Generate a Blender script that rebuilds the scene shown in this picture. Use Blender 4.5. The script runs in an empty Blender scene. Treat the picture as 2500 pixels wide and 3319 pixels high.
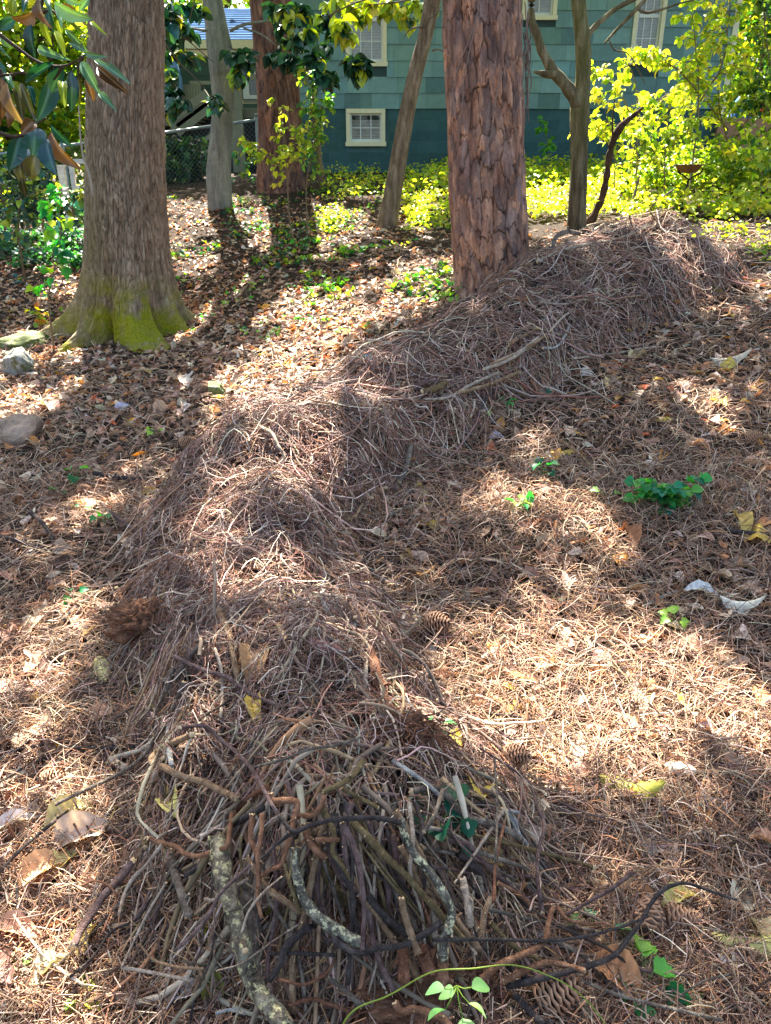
import bpy, math, random
import numpy as np
from mathutils import Vector, Matrix

random.seed(11)
RNG = np.random.default_rng(11)
D = bpy.data
SC = bpy.context.scene
COL = SC.collection
PI = math.pi

# ------------------------------------------------------------------ camera, sky, sun, exposure
IW, IH = 2500.0, 3319.0
VFOV = math.radians(67.0)
PITCH = math.radians(24.0)
ROLL = math.radians(-0.5)
CAM = np.array([0.0, 0.0, 1.6])
FPX = (IH / 2) / math.tan(VFOV / 2)

cam_data = D.cameras.new("camera")
cam = D.objects.new("camera", cam_data)
COL.objects.link(cam)
cam_data.sensor_fit = 'VERTICAL'
cam_data.angle = VFOV
cam_data.clip_start = 0.05
cam_data.clip_end = 600
cam.location = CAM
cam.rotation_euler = (math.radians(90) - PITCH, 0, 0)
SC.camera = cam

SUN = np.array([-0.12, 0.66, 0.70]); SUN /= np.linalg.norm(SUN)
SUN_EL = math.asin(SUN[2]); SUN_AZ = math.atan2(SUN[0], SUN[1])
world = D.worlds.new("World"); SC.world = world; world.use_nodes = True
wn = world.node_tree.nodes; wl = world.node_tree.links
sky = wn.new('ShaderNodeTexSky'); sky.sky_type = 'NISHITA'; sky.sun_disc = False
sky.sun_elevation = SUN_EL; sky.sun_rotation = SUN_AZ
sky.air_density = 1.0; sky.dust_density = 3.0; sky.ozone_density = 0.8
wl.new(sky.outputs[0], wn['Background'].inputs[0])
wn['Background'].inputs[1].default_value = 0.065
sl = D.lights.new("sun", 'SUN'); sl.energy = 5.0; sl.angle = math.radians(0.5); sl.color = (1.0, 0.94, 0.84)
so = D.objects.new("sun", sl); COL.objects.link(so)
so.rotation_euler = Vector(SUN).to_track_quat('Z', 'Y').to_euler()
SC.view_settings.view_transform = 'Standard'
SC.view_settings.look = 'None'
SC.view_settings.exposure = 3.1
SC.view_settings.gamma = 1.0
SC.cycles.max_bounces = 6
SC.cycles.transparent_max_bounces = 6
SC.cycles.use_denoising = True

# ------------------------------------------------------------------ pixel <-> world
CP, SP = math.cos(PITCH), math.sin(PITCH)
def rays(px, py):
    px = np.asarray(px, float); py = np.asarray(py, float)
    u = (px - IW / 2) / FPX; v = (IH / 2 - py) / FPX
    d = np.stack([u, CP + v * SP, -SP + v * CP], -1)
    return d / np.linalg.norm(d, axis=-1, keepdims=True)
def at(px, py, Y):
    d = rays(px, py)
    return CAM + d * (Y / d[1])
def proj(P):
    P = np.asarray(P, float) - CAM
    dep = P[..., 1] * CP - P[..., 2] * SP
    u = P[..., 0] / dep; v = (P[..., 1] * SP + P[..., 2] * CP) / dep
    return IW / 2 + u * FPX, IH / 2 - v * FPX, dep

# ------------------------------------------------------------------ noise
def _hash(ix, iy, iz, seed):
    h = (ix * 374761393 + iy * 668265263 + iz * 2147483647 + seed * 974634777) & 0xFFFFFFFF
    h = ((h ^ (h >> 13)) * 1274126177) & 0xFFFFFFFF
    h = ((h ^ (h >> 16)) * 2246822519) & 0xFFFFFFFF
    return ((h ^ (h >> 15)) & 0xFFFFFF) / float(0xFFFFFF)
def vnoise(x, y, z=0.0, seed=0):
    x, y, z = np.broadcast_arrays(np.asarray(x, float), np.asarray(y, float), np.asarray(z, float))
    ix = np.floor(x).astype(np.int64); iy = np.floor(y).astype(np.int64); iz = np.floor(z).astype(np.int64)
    fx = x - ix; fy = y - iy; fz = z - iz
    fx = fx * fx * (3 - 2 * fx); fy = fy * fy * (3 - 2 * fy); fz = fz * fz * (3 - 2 * fz)
    r = 0
    for a in (0, 1):
        for b in (0, 1):
            for c in (0, 1):
                w = (fx if a else 1 - fx) * (fy if b else 1 - fy) * (fz if c else 1 - fz)
                r = r + w * _hash(ix + a, iy + b, iz + c, seed)
    return r
def fbm(x, y, z=0.0, seed=0, oct=4):
    s = 0; a = 0.5; t = 0
    for o in range(oct):
        s = s + a * vnoise(np.asarray(x) * 2 ** o, np.asarray(y) * 2 ** o, np.asarray(z) * 2 ** o, seed + o); t += a; a *= 0.5
    return s / t
def voronoi(u, v, period_u, seed=0):
    """F1, F2-F1, cell id random; u wraps with integer period"""
    iu = np.floor(u).astype(np.int64); iv = np.floor(v).astype(np.int64)
    f1 = np.full(u.shape, 9.0); f2 = np.full(u.shape, 9.0); cid = np.zeros(u.shape)
    for a in (-1, 0, 1):
        for b in (-1, 0, 1):
            cu = iu + a; cv = iv + b
            cw = np.mod(cu, period_u)
            jx = _hash(cw, cv, cv * 0 + 1, seed) * .8 + .1; jy = _hash(cw, cv, cv * 0 + 2, seed) * .8 + .1
            ax = np.abs(cu + jx - u); ay = np.abs(cv + jy - v); d = .75 * np.maximum(ax, ay) + .25 * np.sqrt(ax ** 2 + ay ** 2)
            new = d < f1
            f2 = np.where(new, f1, np.minimum(f2, d))
            cid = np.where(new, _hash(cw, cv, cv * 0 + 3, seed), cid)
            f1 = np.where(new, d, f1)
    return f1, f2 - f1, cid

# ------------------------------------------------------------------ ground and pile height fields
CTRL = np.array([(-3,-1,-.05),(0,-1,0),(3,-1,0),(-2,1,0),(0,1,0),(2,1,.02),(-3,3,0),(-1,3,0),(1.2,3,.05),(3,3,.22),
 (-2.5,4.4,.08),(0,4.6,.2),(1.9,4.5,.45),(4,4.5,.7),(-6,6,-.1),(-2.4,7.2,.12),(.9,6.8,.6),(2.5,6.8,.78),(4.5,6.8,.98),
 (-6,9,.1),(-3.5,9.5,.45),(0,10.5,.91),(2.2,9.5,.98),(4.5,9.5,1.15),(7,9.5,1.3),
 (-6,12,.7),(-2.5,12,1.05),(-1.9,13,1.3),(2,13,1.25),(5,13,1.4),(-6,17,1.3),(0,17,1.5),(5,17,1.5),(8,17,1.5)], float)
def _U(r2): return np.where(r2 > 1e-9, r2 * np.log(r2 + 1e-12), 0.0)
_n = len(CTRL)
_K = _U(((CTRL[:, None, :2] - CTRL[None, :, :2]) ** 2).sum(-1)) + np.eye(_n) * 0.4
_P = np.c_[np.ones(_n), CTRL[:, :2]]
_A = np.block([[_K, _P], [_P.T, np.zeros((3, 3))]])
_W = np.linalg.solve(_A, np.r_[CTRL[:, 2], 0, 0, 0])
def gz0(x, y):
    x = np.asarray(x, float); y = np.asarray(y, float)
    xc = np.clip(x, -8, 8); yc = np.clip(y, -2, 18)
    z = _W[_n] + _W[_n + 1] * xc + _W[_n + 2] * yc
    for i in range(_n):
        z = z + _W[i] * _U((xc - CTRL[i, 0]) ** 2 + (yc - CTRL[i, 1]) ** 2)
    near = np.exp(-((np.abs(x) / 12) ** 4 + (np.abs(y - 8) / 14) ** 4))
    z = z + near * (0.05 * (fbm(x * 1.3, y * 1.3, seed=3) - .5) + 0.03 * (fbm(x * 5, y * 5, seed=5) - .5))
    return z
RIDGE = np.array([(-0.10,1.44,.46,.38),(-0.28,2.0,.48,.36),(-0.52,2.65,.50,.30),(-0.66,3.35,.54,.30),(-0.42,4.1,.70,.36),
                  (0.12,4.85,.74,.32),(0.9,5.55,.76,.36),(1.6,6.2,.80,.46),(2.2,6.6,.66,.50)])
def pile0(x, y):
    x = np.asarray(x, float); y = np.asarray(y, float)
    best = np.zeros(np.broadcast(x, y).shape)
    wob = 0.30 * (fbm(x * 2.3, y * 2.3, seed=21) - .5) + .12 * (fbm(x * 7, y * 7, seed=22) - .5)
    for i in range(len(RIDGE) - 1):
        a = RIDGE[i]; b = RIDGE[i + 1]
        e = b[:2] - a[:2]; L2 = (e ** 2).sum()
        t = np.clip(((x - a[0]) * e[0] + (y - a[1]) * e[1]) / L2, 0, 1)
        d = np.sqrt((x - a[0] - t * e[0]) ** 2 + (y - a[1] - t * e[1]) ** 2) + wob
        hw = a[2] + (b[2] - a[2]) * t; h = a[3] + (b[3] - a[3]) * t
        q = np.clip(1 - np.clip(d / hw, 0, 1) ** 1.9, 0, 1) ** 0.8
        best = np.maximum(best, h * q)
    lump = 0.50 + .78 * fbm(x * 2.3 + 7, y * 2.3, seed=31, oct=3)
    return best * lump + np.minimum(best, .14) * 0.9 * (fbm(x * 8, y * 8, seed=33) - .5)
GX0, GX1, GY0, GY1, GR = -13.0, 13.0, -1.0, 25.0, 0.04
_gx = np.arange(GX0, GX1 + GR / 2, GR); _gy = np.arange(GY0, GY1 + GR / 2, GR)
_mx, _my = np.meshgrid(_gx, _gy)
G_GRID = gz0(_mx, _my); P_GRID = pile0(_mx, _my); S_GRID = G_GRID + P_GRID
def _samp(G, x, y):
    fx = np.clip((np.asarray(x, float) - GX0) / GR, 0, G.shape[1] - 1.001); fy = np.clip((np.asarray(y, float) - GY0) / GR, 0, G.shape[0] - 1.001)
    i = fx.astype(int); j = fy.astype(int); a = fx - i; b = fy - j
    return (G[j, i] * (1 - a) + G[j, i + 1] * a) * (1 - b) + (G[j + 1, i] * (1 - a) + G[j + 1, i + 1] * a) * b
def gz(x, y): return _samp(G_GRID, x, y)
def pz(x, y): return _samp(P_GRID, x, y)
def sz(x, y): return _samp(S_GRID, x, y)
def hit(px, py, lift=0.0, f=None):
    f = f or sz
    d = rays(px, py); shp = d.shape[:-1]; d = d.reshape(-1, 3)
    t = np.full(len(d), 0.5); done = np.zeros(len(d), bool); lo = t.copy()
    for k in range(230):
        P = CAM + d * t[:, None]
        below = P[:, 2] < f(P[:, 0], P[:, 1]) + lift
        newly = below & ~done
        done |= below
        lo = np.where(~done, t, lo)
        t = np.where(done, t, t * 1.018)
        if done.all(): break
    a = lo; b = t
    for k in range(12):
        m = (a + b) / 2; P = CAM + d * m[:, None]
        bl = P[:, 2] < f(P[:, 0], P[:, 1]) + lift
        b = np.where(bl, m, b); a = np.where(bl, a, m)
    P = CAM + d * b[:, None]
    return P.reshape(shp + (3,)), done.reshape(shp)
def hitg(px, py):
    P, ok = hit(np.array([px]), np.array([py]), 0, gz); return P[0]

# ------------------------------------------------------------------ mesh helpers
def srgb(r, g, b):
    return tuple(((c / 255) / 12.92 if c / 255 <= .04045 else ((c / 255 + .055) / 1.055) ** 2.4) for c in (r, g, b))
def raw_mesh(name, V, Q, cols=None, mats=(), smooth=True, T=None, mat_idx=None):
    V = np.asarray(V, np.float32); me = D.meshes.new(name)
    Q = np.asarray(Q, np.int32).reshape(-1, 4) if Q is not None and len(Q) else np.zeros((0, 4), np.int32)
    T = np.asarray(T, np.int32).reshape(-1, 3) if T is not None and len(T) else np.zeros((0, 3), np.int32)
    nq, nt = len(Q), len(T)
    me.vertices.add(len(V)); me.vertices.foreach_set('co', V.ravel())
    me.loops.add(nq * 4 + nt * 3); me.loops.foreach_set('vertex_index', np.r_[Q.ravel(), T.ravel()])
    me.polygons.add(nq + nt)
    ls = np.r_[np.arange(nq) * 4, nq * 4 + np.arange(nt) * 3].astype(np.int32)
    me.polygons.foreach_set('loop_start', ls)
    me.polygons.foreach_set('use_smooth', np.full(nq + nt, smooth))
    if mat_idx is not None: me.polygons.foreach_set('material_index', np.asarray(mat_idx, np.int32))
    if cols is not None:
        ca = me.attributes.new('Col', 'FLOAT_COLOR', 'POINT')
        c4 = np.ones((len(V), 4), np.float32); c4[:, :3] = cols
        ca.data.foreach_set('color', c4.ravel())
    for m in mats: me.materials.append(m)
    me.update(calc_edges=True); me.validate()
    return me
def link(name, me, parent=None, loc=None):
    o = D.objects.new(name, me)
    COL.objects.link(o)
    if parent is not None: o.parent = parent
    if loc is not None: o.location = loc
    return o
def tag(o, label=None, cat=None, group=None, kind=None):
    if label: o['label'] = label
    if cat: o['category'] = cat
    if group: o['group'] = group
    if kind: o['kind'] = kind
    return o
def empty(name, loc=(0, 0, 0)):
    o = D.objects.new(name, None); COL.objects.link(o); o.location = loc; o.empty_display_size = .1
    return o
class MB:
    """collects pieces and links them as one mesh object (world coordinates minus the parent's origin)"""
    def __init__(s): s.V = []; s.Q = []; s.T = []; s.C = []; s.n = 0
    def add(s, V, Q=None, T=None, col=(.5, .5, .5)):
        V = np.asarray(V, float).reshape(-1, 3)
        s.V.append(V)
        if Q is not None and len(Q): s.Q.append(np.asarray(Q).reshape(-1, 4) + s.n)
        if T is not None and len(T): s.T.append(np.asarray(T).reshape(-1, 3) + s.n)
        c = np.asarray(col, float)
        s.C.append(np.broadcast_to(c, (len(V), 3))); s.n += len(V); return s
    def box(s, x0, x1, y0, y1, z0, z1, col=(.5, .5, .5)):
        V = [(x, y, z) for x in (x0, x1) for y in (y0, y1) for z in (z0, z1)]
        Q = [(0, 1, 3, 2), (4, 6, 7, 5), (0, 4, 5, 1), (2, 3, 7, 6), (0, 2, 6, 4), (1, 5, 7, 3)]
        return s.add(V, Q, col=col)
    def bar(s, a, b, w, h, col=(.5, .5, .5)):
        a = np.array(a, float); b = np.array(b, float); t = (b - a) / np.linalg.norm(b - a)
        r = np.array([0, 1, 0.]) if abs(t[1]) < .9 else np.array([1., 0, 0])
        n = np.cross(t, r); n /= np.linalg.norm(n); m = np.cross(n, t)
        V = [p + sx * m * w / 2 + sy * n * h / 2 for p in (a, b) for sx, sy in ((-1, -1), (1, -1), (1, 1), (-1, 1))]
        Q = [(0, 1, 5, 4), (1, 2, 6, 5), (2, 3, 7, 6), (3, 0, 4, 7), (3, 2, 1, 0), (4, 5, 6, 7)]
        return s.add(V, Q, col=col)
    def tube(s, pts, rad, sides=8, col=(.5, .5, .5), caps=True):
        V, Q, T = tube_arrays(np.asarray(pts, float), rad, sides, caps)
        return s.add(V, Q, T, col)
    def build(s, name, mat, parent=None, smooth=False, origin=None):
        V = np.concatenate(s.V); off = np.zeros(3)
        if origin is not None: off = np.asarray(origin, float)
        elif parent is not None: off = world_loc(parent)
        me = raw_mesh(name, V - off, np.concatenate(s.Q) if s.Q else None, np.concatenate(s.C), [mat] if mat else [], smooth, np.concatenate(s.T) if s.T else None)
        return link(name, me, parent, off if parent is None and origin is not None else None)
def world_loc(o):
    p = np.zeros(3)
    while o is not None: p = p + np.array(o.location); o = o.parent
    return p
def frames(P):
    t = np.gradient(P, axis=-2); t /= np.linalg.norm(t, axis=-1, keepdims=True) + 1e-9
    ref = np.where(np.abs(t[..., 2:3]) < .8, np.array([0, 0, 1.]), np.array([1., 0, 0]))
    ref = np.broadcast_to(ref[..., :1, :], t.shape)
    n = np.cross(t, ref); n /= np.linalg.norm(n, axis=-1, keepdims=True) + 1e-9
    return t, n, np.cross(t, n)
def tube_arrays(P, rad, sides=8, caps=True):
    k = len(P); R = np.broadcast_to(np.asarray(rad, float), (k,))
    t, n, b = frames(P)
    a = np.arange(sides) * 2 * PI / sides
    V = (P[:, None] + R[:, None, None] * (np.cos(a)[None, :, None] * n[:, None] + np.sin(a)[None, :, None] * b[:, None])).reshape(-1, 3)
    i = np.arange(k - 1)[:, None] * sides; j = np.arange(sides)[None]; j2 = (j + 1) % sides
    Q = np.stack([i + j, i + j2, i + sides + j2, i + sides + j], -1).reshape(-1, 4)
    T = []
    if caps:
        V = np.r_[V, P[:1], P[-1:]]; c0 = k * sides
        for q in range(sides):
            T.append((c0, (q + 1) % sides, q)); T.append((c0 + 1, (k - 1) * sides + q, (k - 1) * sides + (q + 1) % sides))
    return V, Q, T
def batch_tubes(P, R, sides=3):
    """P (n,k,3), R (n,k)"""
    n, k, _ = P.shape; t, nn, b = frames(P)
    a = np.arange(sides) * 2 * PI / sides
    V = P[:, :, None] + R[:, :, None, None] * (np.cos(a)[:, None] * nn[:, :, None] + np.sin(a)[:, None] * b[:, :, None])
    V = V.reshape(-1, 3)
    base = (np.arange(n) * k * sides)[:, None, None]; i = (np.arange(k - 1) * sides)[None, :, None]; j = np.arange(sides)[None, None]; j2 = (j + 1) % sides
    Q = np.stack([base + i + j, base + i + j2, base + i + sides + j2, base + i + sides + j], -1).reshape(-1, 4)
    return V, Q, k * sides
def spline(pts, n, dense=1.0):
    """smooth resample of (k,d) rows to n rows; dense > 1 puts more rows near the start"""
    P = np.asarray(pts, float); k = len(P); u = np.linspace(0, 1, n) ** dense
    if k == 2: return P[0] + (P[1] - P[0]) * u[:, None]
    L = np.r_[0, np.cumsum(np.linalg.norm(np.diff(P[:, :3], axis=0), axis=1) + 1e-9)]; L = L / L[-1]
    m = np.gradient(P, L, axis=0)
    s = np.clip(np.searchsorted(L, u, side='right') - 1, 0, k - 2)
    h = (L[s + 1] - L[s])[:, None]; f = (u - L[s])[:, None] / h
    h00 = 2 * f ** 3 - 3 * f ** 2 + 1; h10 = f ** 3 - 2 * f ** 2 + f; h01 = -2 * f ** 3 + 3 * f ** 2; h11 = f ** 3 - f ** 2
    return h00 * P[s] + h10 * h * m[s] + h01 * P[s + 1] + h11 * h * m[s + 1]

# leaves: local x across, y along (0..1), z normal
def leaf_template(kind='ovate', nl=6, nw=2, curl=.25, bend=.2, ripple=0.0, seed=0):
    r = np.random.default_rng(seed)
    t = np.linspace(0, 1, nl + 1)
    if kind == 'ovate': w = .26 * np.sin(PI * t ** .85) ** .8
    elif kind == 'long': w = .19 * np.sin(PI * t ** .9) ** .75
    elif kind == 'oak':
        w = .30 * np.sin(PI * np.clip(t, .02, 1) ** .8) ** .7 * (1 - .42 * (np.cos(t * PI * 6.3) * .5 + .5))
    elif kind == 'maple':
        w = np.interp(t, [0, .08, .2, .3, .42, .5, .62, .75, 1], [.03, .34, .28, .5, .2, .36, .16, .17, 0])
    w = w.copy(); w[0] = .012; w[-1] = .004
    s = np.linspace(-1, 1, 2 * nw + 1)
    X = w[:, None] * s[None]; Y = np.repeat(t[:, None], len(s), 1).copy()
    if kind == 'maple': Y = Y - .10 * np.abs(s)[None] * np.sin(PI * t)[:, None] * -1
    Z = curl * (np.abs(X) ** 1.5) * 2.0 - bend * (Y - .35) ** 2 + ripple * (r.random(X.shape) - .5) * np.abs(s)[None]
    V = np.stack([X, Y, Z], -1).reshape(-1, 3)
    m = len(s); Q = []
    for i in range(nl):
        for j in range(m - 1): Q.append((i * m + j, i * m + j + 1, (i + 1) * m + j + 1, (i + 1) * m + j))
    return V, np.array(Q)
def basis(yaw, pitch, roll):
    """columns X,Y,Z of a leaf frame; y axis = heading yaw, raised by pitch, rolled about itself"""
    cy, sy = np.cos(yaw), np.sin(yaw); cp, sp = np.cos(pitch), np.sin(pitch)
    Yv = np.stack([cy * cp, sy * cp, sp], -1)
    Xv = np.stack([sy, -cy, 0 * cy], -1); Zv = np.cross(Xv, Yv)
    cr, sr = np.cos(roll)[..., None], np.sin(roll)[..., None]
    X2 = Xv * cr + Zv * sr; Z2 = np.cross(X2, Yv)
    return np.stack([X2, Yv, Z2], -1)
def batch_leaves(tmpl, pos, B, size, cols, flat=None):
    V0, Q0 = tmpl; n = len(pos); m = len(V0)
    size = np.asarray(size, float).reshape(n, -1)
    if size.shape[1] == 1: size = np.repeat(size, 3, 1)
    V = np.einsum('nij,nmj->nmi', B, V0[None] * size[:, None, :]) + pos[:, None]
    Q = (Q0[None] + (np.arange(n) * m)[:, None, None]).reshape(-1, 4)
    C = np.repeat(np.asarray(cols, float), m, 0)
    return V.reshape(-1, 3), Q, C
def concat(parts):
    V, Q, C, n = [], [], [], 0
    for v, q, c in parts:
        V.append(v); Q.append(q + n); C.append(c); n += len(v)
    return np.concatenate(V), np.concatenate(Q), np.concatenate(C)
def pick(pal, n, rng=RNG, jitter=.12):
    pal = np.array([srgb(*p) for p in pal]); c = pal[rng.integers(0, len(pal), n)]
    return np.clip(c * (1 + jitter * rng.normal(size=(n, 1))) * (1 + .05 * rng.normal(size=(n, 3))), .003, .95)

# ------------------------------------------------------------------ materials
def nodes(name):
    m = D.materials.new(name); m.use_nodes = True; nt = m.node_tree
    return m, nt, nt.nodes['Principled BSDF'], nt.nodes['Material Output']
def N(nt, t, **kw):
    n = nt.nodes.new(t)
    for k, v in kw.items(): setattr(n, k, v)
    return n
def math_node(nt, op, a, b=None, clamp=False):
    n = N(nt, 'ShaderNodeMath', operation=op, use_clamp=clamp)
    for i, v in enumerate((a, b)):
        if v is None: continue
        if isinstance(v, (int, float)): n.inputs[i].default_value = v
        else: nt.links.new(v, n.inputs[i])
    return n.outputs[0]
def mix_rgb(nt, fac, a, b, mode='MIX'):
    n = N(nt, 'ShaderNodeMix', data_type='RGBA', blend_type=mode)
    for s, v in ((n.inputs[0], fac), (n.inputs[6], a), (n.inputs[7], b)):
        if isinstance(v, (int, float)): s.default_value = v
        elif isinstance(v, tuple): s.default_value = (*v, 1)
        else: nt.links.new(v, s)
    return n.outputs[2]
def noise_node(nt, scale, detail=4, rough=.6, vec=None, dist=0.0):
    n = N(nt, 'ShaderNodeTexNoise'); n.inputs['Scale'].default_value = scale; n.inputs['Detail'].default_value = detail
    n.inputs['Roughness'].default_value = rough; n.inputs['Distortion'].default_value = dist
    if vec is not None: nt.links.new(vec, n.inputs['Vector'])
    return n
def ramp(nt, fac, stops):
    n = N(nt, 'ShaderNodeValToRGB'); cr = n.color_ramp
    while len(cr.elements) < len(stops): cr.elements.new(.5)
    for e, (p, c) in zip(cr.elements, stops): e.position = p; e.color = (*c, 1)
    nt.links.new(fac, n.inputs[0]); return n.outputs[0]
def bump(nt, h, strength, dist=.01):
    n = N(nt, 'ShaderNodeBump'); n.inputs['Strength'].default_value = strength; n.inputs['Distance'].default_value = dist
    nt.links.new(h, n.inputs['Height']); return n.outputs[0]
def coords(nt, scale=(1, 1, 1)):
    tc = N(nt, 'ShaderNodeTexCoord'); mp = N(nt, 'ShaderNodeMapping'); mp.inputs['Scale'].default_value = scale
    nt.links.new(tc.outputs['Object'], mp.inputs[0]); return mp.outputs[0]
def mat_attr(name, rough=.75, transl=0.0, spec=.25, nscale=30, namt=.35, bumps=.25, tint=(1, 1, 1)):
    m, nt, b, out = nodes(name)
    at_ = N(nt, 'ShaderNodeAttribute', attribute_name='Col')
    v = coords(nt); ns = noise_node(nt, nscale, 3, .6, v)
    f = math_node(nt, 'MULTIPLY_ADD', ns.outputs[0], namt * 2); nt.nodes[-1].inputs[2].default_value = 1 - namt
    sc = N(nt, 'ShaderNodeVectorMath', operation='SCALE'); nt.links.new(at_.outputs[0], sc.inputs[0]); nt.links.new(f, sc.inputs['Scale'])
    c = sc.outputs[0]
    nt.links.new(c, b.inputs['Base Color']); b.inputs['Roughness'].default_value = rough
    b.inputs['Specular IOR Level'].default_value = spec
    if bumps: nt.links.new(bump(nt, ns.outputs[0], bumps, .004), b.inputs['Normal'])
    if transl > 0:
        tr = N(nt, 'ShaderNodeBsdfTranslucent'); mx = N(nt, 'ShaderNodeMixShader'); mx.inputs[0].default_value = transl
        hs = N(nt, 'ShaderNodeVectorMath', operation='MULTIPLY'); nt.links.new(c, hs.inputs[0]); hs.inputs[1].default_value = tint
        nt.links.new(hs.outputs[0], tr.inputs[0])
        nt.links.new(b.outputs[0], mx.inputs[1]); nt.links.new(tr.outputs[0], mx.inputs[2]); nt.links.new(mx.outputs[0], out.inputs[0])
    return m
def mat_stick(name, stops, nscale=14, stretch=.25, spots=None, rough=.8):
    m, nt, b, out = nodes(name)
    v = coords(nt, (1, 1, 1)); ns = noise_node(nt, nscale, 6, .7, v, .4)
    c = ramp(nt, ns.outputs[0], stops)
    fine = noise_node(nt, nscale * 9, 3, .6, v)
    c = mix_rgb(nt, .5, c, ramp(nt, fine.outputs[0], [(.25, (.45, .45, .45)), (.75, (1.25, 1.2, 1.15))]), 'MULTIPLY')
    if spots:
        sp = noise_node(nt, nscale * 2.6, 5, .75, v)
        f = ramp(nt, sp.outputs[0], [(.52, (0, 0, 0)), (.60, (1, 1, 1))])
        c = mix_rgb(nt, f, c, spots)
    nt.links.new(c, b.inputs['Base Color']); b.inputs['Roughness'].default_value = .95; b.inputs['Specular IOR Level'].default_value = .1
    h = math_node(nt, 'ADD', ns.outputs[0], fine.outputs[0])
    nt.links.new(bump(nt, h, .9, .008), b.inputs['Normal'])
    return m
def mat_plain(name, col, rough=.6, nscale=20, namt=.15, metallic=0, spec=.3, bumps=.1):
    m, nt, b, out = nodes(name); v = coords(nt); ns = noise_node(nt, nscale, 5, .65, v)
    lo = tuple(c * (1 - namt) for c in col); hi = tuple(min(1, c * (1 + namt)) for c in col)
    nt.links.new(ramp(nt, ns.outputs[0], [(.3, lo), (.7, hi)]), b.inputs['Base Color'])
    b.inputs['Roughness'].default_value = rough; b.inputs['Metallic'].default_value = metallic; b.inputs['Specular IOR Level'].default_value = spec
    if bumps: nt.links.new(bump(nt, ns.outputs[0], bumps, .004), b.inputs['Normal'])
    return m
# ------------------------------------------------------------------ shared materials
M = {}
M['litter'] = mat_attr('dry_leaf', .62, .22, .35, 45, .35, .3, (1.0, .8, .5))
M['needle'] = mat_attr('pine_needle', .6, 0, .3, 60, .25, 0)
M['twig'] = mat_attr('twig_bark', .75, 0, .25, 80, .35, .2)
M['green'] = mat_attr('green_leaf', .45, .5, .45, 20, .25, .1, (1.15, 1.25, .35))
M['yellow'] = mat_attr('yellow_leaf', .5, .55, .35, 14, .25, .1, (1.2, 1.2, .25))
M['magnolia'] = mat_attr('magnolia_leaf', .25, .12, .5, 18, .3, .05, (1.3, 1.3, .2))
M['ivy'] = mat_attr('ivy_leaf', .35, .3, .5, 20, .3, .1)
M['paint'] = mat_attr('house_paint', .75, 0, .2, 7, .26, .12)
M['stem'] = mat_attr('woody_stem', .8, 0, .2, 40, .3, .3)

# ------------------------------------------------------------------ ground
def build_ground():
    f = lambda a, b, s: np.arange(a, b, s)
    o = np.array([14, 16, 19, 23, 30, 40, 60, 90, 150.])
    xs = np.r_[-o[::-1] + 1.5, f(-12.4, 12.41, .08), o - 1.5]
    ys = np.r_[-o[::-1] + 12, f(-1.9, 24.01, .08), o + 11.5]
    ys = np.unique(ys); X, Y = np.meshgrid(xs, ys)
    Z = gz0(X, Y)
    Z = Z + .012 * (fbm(X * 14, Y * 14, seed=8) - .5) * (np.abs(X) < 12.5)
    far = np.clip((np.hypot(X, Y - 8) - 30) / 60, 0, 1); Z = Z * (1 - far) + 1.0 * far
    nx, ny = len(xs), len(ys)
    i = np.arange(ny - 1)[:, None] * nx; j = np.arange(nx - 1)[None]
    Q = np.stack([i + j, i + j + 1, i + nx + j + 1, i + nx + j], -1).reshape(-1, 4)
    m, nt, b, out = nodes('forest_soil'); v = coords(nt)
    n1 = noise_node(nt, 3.0, 6, .7, v); n2 = noise_node(nt, 60, 5, .7, v, .8)
    v2 = coords(nt, (60, 9, 9)); n3 = noise_node(nt, 2.2, 4, .7, v2, 2.0)
    c = ramp(nt, n2.outputs[0], [(.32, (.012, .008, .006)), (.55, (.045, .03, .02)), (.78, (.14, .098, .065))])
    c = mix_rgb(nt, .45, c, ramp(nt, n3.outputs[0], [(.38, (.014, .009, .007)), (.66, (.13, .085, .055))]))
    c = mix_rgb(nt, .6, c, ramp(nt, n1.outputs[0], [(.3, (.6, .58, .55)), (.7, (1.2, 1.1, 1.0))]), 'MULTIPLY')
    nt.links.new(c, b.inputs['Base Color']); b.inputs['Roughness'].default_value = .95; b.inputs['Specular IOR Level'].default_value = .1
    h = math_node(nt, 'ADD', n2.outputs[0], n3.outputs[0]); nt.links.new(bump(nt, h, .9, .02), b.inputs['Normal'])
    o_ = link('ground', raw_mesh('ground', np.stack([X, Y, Z], -1).reshape(-1, 3), Q, None, [m]))
    o_['kind'] = 'structure'; o_['label'] = 'sloping woodland ground under needles and dead leaves'
build_ground()

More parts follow.
